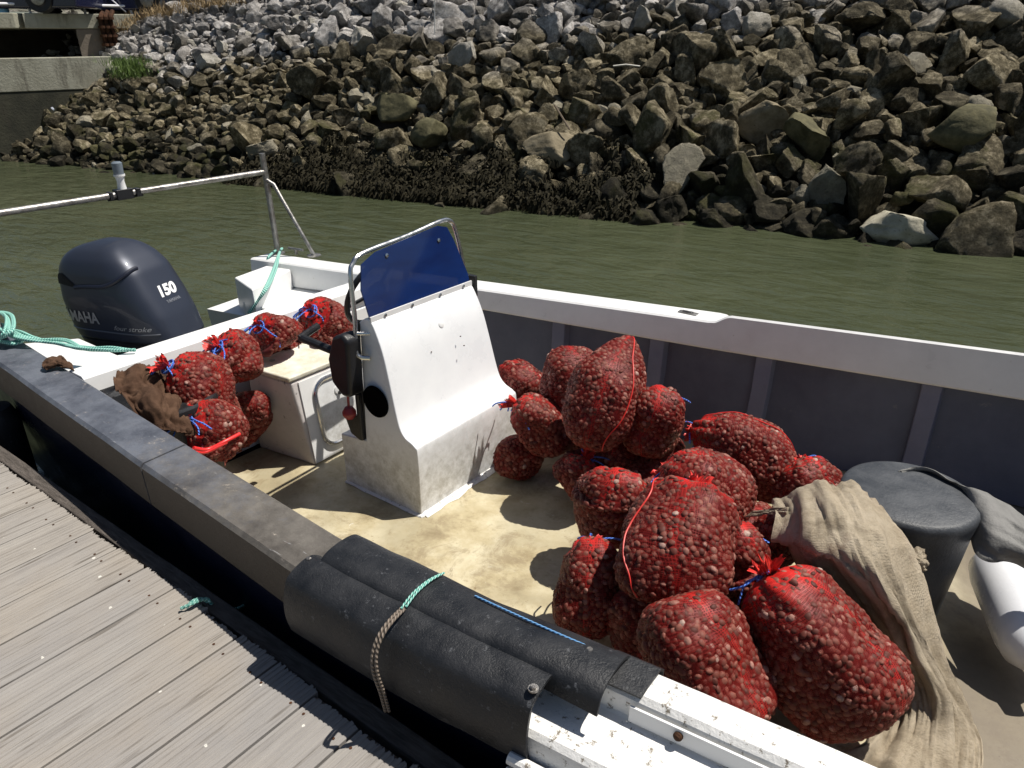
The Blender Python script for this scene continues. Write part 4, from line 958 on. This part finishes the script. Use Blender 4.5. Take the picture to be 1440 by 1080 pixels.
clam_bag([A_(985,612,.64),A_(1000,612,.66),A_(1045,622,.64),A_(1085,665,.50),A_(1100,700,.38)],.135,'long bent bag of clams leaning on the dark inner side',rt=.13,tie=1,seamline=14,seed=10,p0=2.6,p1=2.8,tuft=1.2)
clam_bag([A_(930,620,.52),A_(925,650,.46),A_(930,680,.36)],.11,'bag of clams half hidden under the bag with the blue bow',rt=.12,seed=11,p0=3,p1=3)
clam_bag([A_(932,563,.80),A_(928,575,.78),A_(915,600,.68),A_(905,640,.55)],.135,'round bag of clams with a blue bow on top, right of the tall leaning bag',rt=.13,tie=1,seed=12,p0=2.8,p1=3.0,tuft=.8,tail=6,up=(.2,-1,.2))
clam_bag([A_(886,474,1.04),A_(874,502,.98),A_(855,550,.86),A_(838,600,.70),A_(830,628,.60)],.165,'tallest bag of clams, leaning with a pointed corner up',rt=.15,seed=13,p0=1.25,p1=2.7,seamline=17,up=(.3,-1,.2))
clam_bag([A_(795,505,.83),A_(802,520,.80),A_(815,555,.68),A_(822,590,.55)],.155,'rounded bag of clams behind the tallest bag, against the inner side',rt=.15,seed=14,p0=2.8,p1=3.0)
clam_bag([A_(716,524,.66),A_(722,528,.66),A_(735,545,.60),A_(745,570,.48)],.105,'small bag of clams just behind the console step with trailing blue twine',rt=.11,tie=1,seed=15,p0=2.4,p1=3.0,tail=5)
clam_bag([A_(727,572,.66),A_(740,580,.64),A_(768,605,.54),A_(775,635,.42)],.135,'bag of clams leaning on the console step corner, knot pointing left',rt=.13,tie=1,seed=16,p0=2.4,p1=3.0,tuft=1.2)
clam_bag([A_(705,625,.42),A_(725,640,.38),A_(760,650,.33)],.095,'low dark bag of clams on the floor beside the console base',rt=.10,seed=17,p0=2.6,p1=3.0)
clam_bag([A_(824,648,.50),A_(820,655,.48),A_(812,672,.40),A_(800,680,.36)],.11,'shaded bag of clams on the floor below the tallest bag',rt=.10,tie=1,seed=18,p0=2.6,p1=3.0,tail=4)
clam_bag([A_(1125,652,.58),A_(1130,662,.56),A_(1140,690,.48),A_(1165,720,.40)],.15,'dark bag of clams behind the burlap cloth with a thin cord on top',rt=.13,tie=1,seed=19,p0=2.6,p1=3.0,tuft=.7)
clam_bag([A_(880,610,.52),A_(872,640,.46),A_(862,670,.38)],.13,'bag of clams in deep shade under the tallest bag',rt=.12,seed=31,p0=3,p1=3)
clam_bag([A_(900,660,.42),A_(912,690,.38),A_(925,715,.34)],.12,'bag of clams on the floor in the dark gap in the middle of the pile',rt=.11,seed=32,p0=3,p1=3)
clam_bag([A_(800,600,.44),A_(830,615,.42),A_(860,625,.40)],.12,'bag of clams at the back of the pile under the rounded bag',rt=.12,seed=33,p0=3,p1=3)
clam_bag([A_(1000,735,.44),A_(1050,745,.42),A_(1090,750,.40)],.13,'bag of clams in shade below the long bent bag',rt=.12,seed=34,p0=3,p1=3)
clam_bag([A_(1000,850,.46),A_(1040,860,.40),A_(1062,870,.36)],.11,'bag of clams at the bottom between the two front bags',rt=.11,seed=35,p0=3,p1=3)
# stern group
B_=atx
clam_bag([B_(240,518,-3.28),B_(252,524,-3.26),B_(275,542,-3.22),B_(290,575,-3.18),B_(292,610,-3.15)],.155,'largest bag of clams in the stern, right beside the brown cloth',rt=.15,tie=1,seed=20,p0=2.4,p1=3.0,tuft=1.4)
clam_bag([B_(308,490,-3.33),B_(318,496,-3.32),B_(330,512,-3.29),B_(336,535,-3.25)],.135,'stern bag of clams with a long blue twine tail hanging down its front',rt=.13,tie=1,seed=21,p0=2.6,p1=3.0,tuft=1.2,tail=6)
clam_bag([(-3.40,1.60,.46),(-3.35,1.70,.43),(-3.30,1.80,.38)],.115,'bag of clams on the stern floor, under the largest stern bag',rt=.12,seed=36,p0=3,p1=3)
clam_bag([(-3.42,1.95,.48),(-3.38,2.02,.45),(-3.33,2.05,.40)],.10,'bag of clams on the stern floor against the transom, under two others',rt=.15,seed=37,p0=3,p1=3)
clam_bag([B_(366,462,-3.38),B_(376,464,-3.38),B_(392,472,-3.36),B_(402,486,-3.33)],.125,'stern bag of clams wrapped twice in blue twine, middle of the top row',rt=.11,tie=1,seed=22,p0=2.6,p1=3.0,tail=6)
clam_bag([B_(440,440,-3.40),B_(448,444,-3.40),B_(466,455,-3.36),B_(484,470,-3.32)],.165,'rightmost stern bag of clams, just behind the console rail',rt=.12,tie=1,seed=23,p0=2.6,p1=3.0,tail=9)
clam_bag([B_(388,488,-3.47),B_(402,492,-3.47),B_(418,500,-3.47)],.075,'low bag of clams mostly hidden behind the seat box top',rt=.075,seed=24,p0=2.8,p1=3.0)
clam_bag([B_(343,552,-3.34),B_(347,570,-3.32),B_(352,600,-3.30)],.10,'small bag of clams tucked against the near side of the seat box',rt=.10,seed=25,p0=2.8,p1=3.0)
clam_bag([B_(266,596,-3.02),B_(280,598,-3.02),B_(310,608,-3.0),B_(332,622,-2.98)],.125,'bag of clams lying flat in the stern by the near gunwale',rt=.12,tie=1,seed=26,p0=2.6,p1=3.2)
b=MB(); uv=[]; P=crom([atx(272,630,-2.88),atx(292,632,-2.88),atx(318,620,-2.86),atx(345,606,-2.88)],8)
tag(ropeobj('red_strap',[P[:22],[q+Vector((.0,-.012,-.008)) for q in P[:18]]],.009,simple('bright_red_plastic',(.75,.03,.03),.4)),'bright red rolled net strap beside the flat-lying stern bag','strap')
# ------------------------------------------------------------------ cloths
def cloth(rows,name,mat,label,cat,nu=60,nvv=70,amp=.02,fs=(9,2.5),seed=0,thick=.004,amp2=.008,floor=FZ):
    R_=[crom(r,12) for r in rows]; cols=list(zip(*R_)); Gc=[crom(c,14) for c in cols]  # Gc[col][row]
    nr=len(Gc[0]); nc=len(Gc); G=[]; uv=[]
    for j in range(nr):
        row=[]
        for i in range(nc):
            q=Gc[i][j]; a=Gc[min(i+1,nc-1)][j]-Gc[max(i-1,0)][j]; c=Gc[i][min(j+1,nr-1)]-Gc[i][max(j-1,0)]; n=a.cross(c); n=n.normalized() if n.length>1e-9 else Vector((0,0,1))
            if n.z<0: n=-n
            u,v=i/nc,j/nr; f=nz((u*fs[0]+.5*nz((u,v*3,seed),1),v*fs[1],seed),1.)
            f2=1-abs(nz((u*fs[0]*1.9,v*fs[1]*2.2,seed+5),1.))*2
            w=q+n*(amp*f*1.4+amp2*f2+.0035*nz(q,28,seed)); w.z=max(w.z,floor+.012+.006*nz(q,11))
            row.append(w); uv.append((u*1.0,v*1.0))
        G.append(row)
    b=MB(); b.grid(G); o=b.build(name,mat,uvs=uv,sharp=180,solid=thick); return tag(o,label,cat)
a=at
cloth([[a(1090,712,.70),a(1125,692,.80),a(1165,682,.84),a(1205,690,.82),a(1240,720,.76)],
 [a(1100,735,.74),a(1140,722,.84),a(1180,716,.88),a(1225,725,.85),a(1268,760,.74)],
 [a(1100,775,.66),a(1150,778,.80),a(1200,776,.84),a(1245,782,.80),a(1288,800,.66)],
 [a(1140,840,.48),a(1195,838,.62),a(1238,842,.70),a(1270,850,.66),a(1304,868,.54)],
 [a(1195,905,.34),a(1240,905,.46),a(1275,908,.52),a(1300,915,.50),a(1330,935,.42)],
 [a(1240,970,.27),a(1280,975,.34),a(1310,978,.38),a(1335,985,.36),a(1362,1000,.30)],
 [a(1225,1040,.27),a(1270,1035,.28),a(1310,1038,.30),a(1345,1040,.28),a(1380,1045,.265)],
 [a(1180,1062,.265),a(1240,1090,.265),a(1300,1110,.27),a(1340,1110,.265),a(1380,1100,.262)]],
 'burlap_cloth','burlap','stained beige burlap cloth draped over the pile and down onto the floor','cloth',amp=.026,fs=(8,2.0),seed=3,amp2=.016)
b=MB(); 
cloth([[a(1050,728,.66),a(1055,724,.67),a(1060,722,.68)],[a(1080,724,.72),a(1082,720,.73),a(1086,716,.74)],[a(1105,728,.76),a(1108,722,.78),a(1110,714,.79)]],'cloth_strip','burlap','narrow twisted corner of burlap hanging left of the draped cloth','cloth',amp=.004,amp2=.003)
cloth([[a(1278,775,.72),a(1292,772,.72),a(1300,780,.70)],[a(1280,785,.70),a(1290,788,.72),a(1299,792,.68)],[a(1284,800,.66),a(1291,802,.67),a(1298,800,.66)]],'cloth_knot','burlap','small knotted burlap corner sticking out beside the black bucket','cloth',amp=.010,fs=(5,5),amp2=.008)
# tub under burlap edge
b=MB(); c=Vector((-.27,2.84,0)); b.lathe([(.0,.25),(.19,.25),(.195,.27),(.232,.66),(.244,.735),(.244,.758),(.236,.772),(.222,.777),(.12,.783),(0,.785)],c,(0,0,1),56); tag(b.build('rubber_tub','rubber2',sharp=50),'upright dark grey rubber tub with flat top beside the burlap cloth','tub')
cloth([[a(1262,663,.78),a(1300,658,.80),a(1345,678,.80),a(1372,690,.80),a(1420,712,.78),a(1480,760,.76)],
 [a(1275,667,.775),a(1305,664,.77),a(1345,683,.77),a(1380,712,.78),a(1430,742,.76),a(1500,790,.74)],
 [a(1290,672,.76),a(1320,672,.74),a(1350,692,.74),a(1385,750,.73),a(1435,775,.72),a(1500,810,.70)],
 [a(1300,676,.74),a(1330,680,.70),a(1358,705,.70),a(1376,782,.66),a(1425,792,.66),a(1500,830,.64)]],
 'tarpaulin','tarp','folded grey tarpaulin tucked behind the tub and over the white fender','tarpaulin',amp=.006,fs=(4,3),seed=6,amp2=.005)
# fender
ca=a(1402,800,.46); cb=a(1466,945,.40); dd=(cb-ca).normalized(); Lf=.62
ca=cb-dd*Lf
b=MB(); b.lathe([(0,0),(.025,.0),(.03,.04),(.06,.07),(.095,.12),(.105,.18),(.105,.47),(.095,.53),(.06,.58),(.035,.60),(.03,.65),(0,.655)],ca,dd,36); tag(b.build('boat_fender','fender',sharp=60),'white inflated boat fender lying right of the tub under the tarpaulin','fender')
# brown cloth, tub and rag at the stern
T_=atx(190,560,-3.22); b=MB(); b.lathe([(.0,.0),(.20,.0),(.21,.02),(.25,.50),(.265,.54),(.262,.56),(.24,.565),(.22,.55),(.0,.54)],Vector((-3.26,1.52,.30)),(0,0,1),48); tag(b.build('basket_tub','rubber'),'black rubber tub under the brown cloth in the port stern corner','tub')
x_=atx
cloth([[x_(172,528,-3.40),x_(190,524,-3.40),x_(212,524,-3.40),x_(232,530,-3.38),x_(240,540,-3.34)],
 [x_(160,540,-3.32),x_(188,536,-3.30),x_(212,536,-3.30),x_(236,546,-3.28),x_(248,556,-3.24)],
 [x_(170,558,-3.22),x_(196,554,-3.18),x_(220,556,-3.18),x_(242,566,-3.16),x_(254,576,-3.14)],
 [x_(188,578,-3.08),x_(210,572,-3.04),x_(232,576,-3.02),x_(250,584,-3.02),x_(262,592,-3.02)],
 [x_(200,612,-3.0),x_(222,606,-2.97),x_(240,608,-2.96),x_(256,612,-2.96),x_(268,616,-2.96)]],
 'brown_cloth','brown','crumpled brown cloth heaped on the black tub in the stern','cloth',amp=.034,fs=(5,4),seed=11,amp2=.026)
cloth([[a(60,512,.985),a(72,506,.99),a(88,504,.99)],[a(62,518,.985),a(80,509,1.01),a(98,512,.99)],[a(66,521,.98),a(84,515,.99),a(104,522,.97)]],'brown_rag','brown','small brown rag lying on the blue-grey gunwale near the stern','rag',amp=.010,fs=(4,4),seed=2,amp2=.008,floor=.9)
# ------------------------------------------------------------------ light
sv=Vector((.34,.37,1.0)).normalized(); el=math.asin(sv.z); az=math.atan2(sv.x,sv.y)
w=bpy.data.worlds.new('World'); S.world=w; w.use_nodes=True; nt=w.node_tree; bg=nt.nodes['Background']; sky=nt.nodes.new('ShaderNodeTexSky'); sky.sky_type='NISHITA'; sky.sun_disc=False
sky.sun_elevation=el; sky.sun_rotation=az; nt.links.new(sky.outputs[0],bg.inputs[0]); bg.inputs[1].default_value=.05
ld=bpy.data.lights.new('sun','SUN'); ld.energy=5.0; ld.angle=math.radians(.5); ld.color=(1,.95,.87); lo_=bpy.data.objects.new('sun',ld); C.objects.link(lo_); lo_.rotation_euler=(-sv).to_track_quat('-Z','Y').to_euler()
S.view_settings.view_transform='Standard'; S.view_settings.look='None'; S.view_settings.exposure=.24; S.view_settings.gamma=1
S.render.engine='CYCLES'; S.cycles.transparent_max_bounces=12
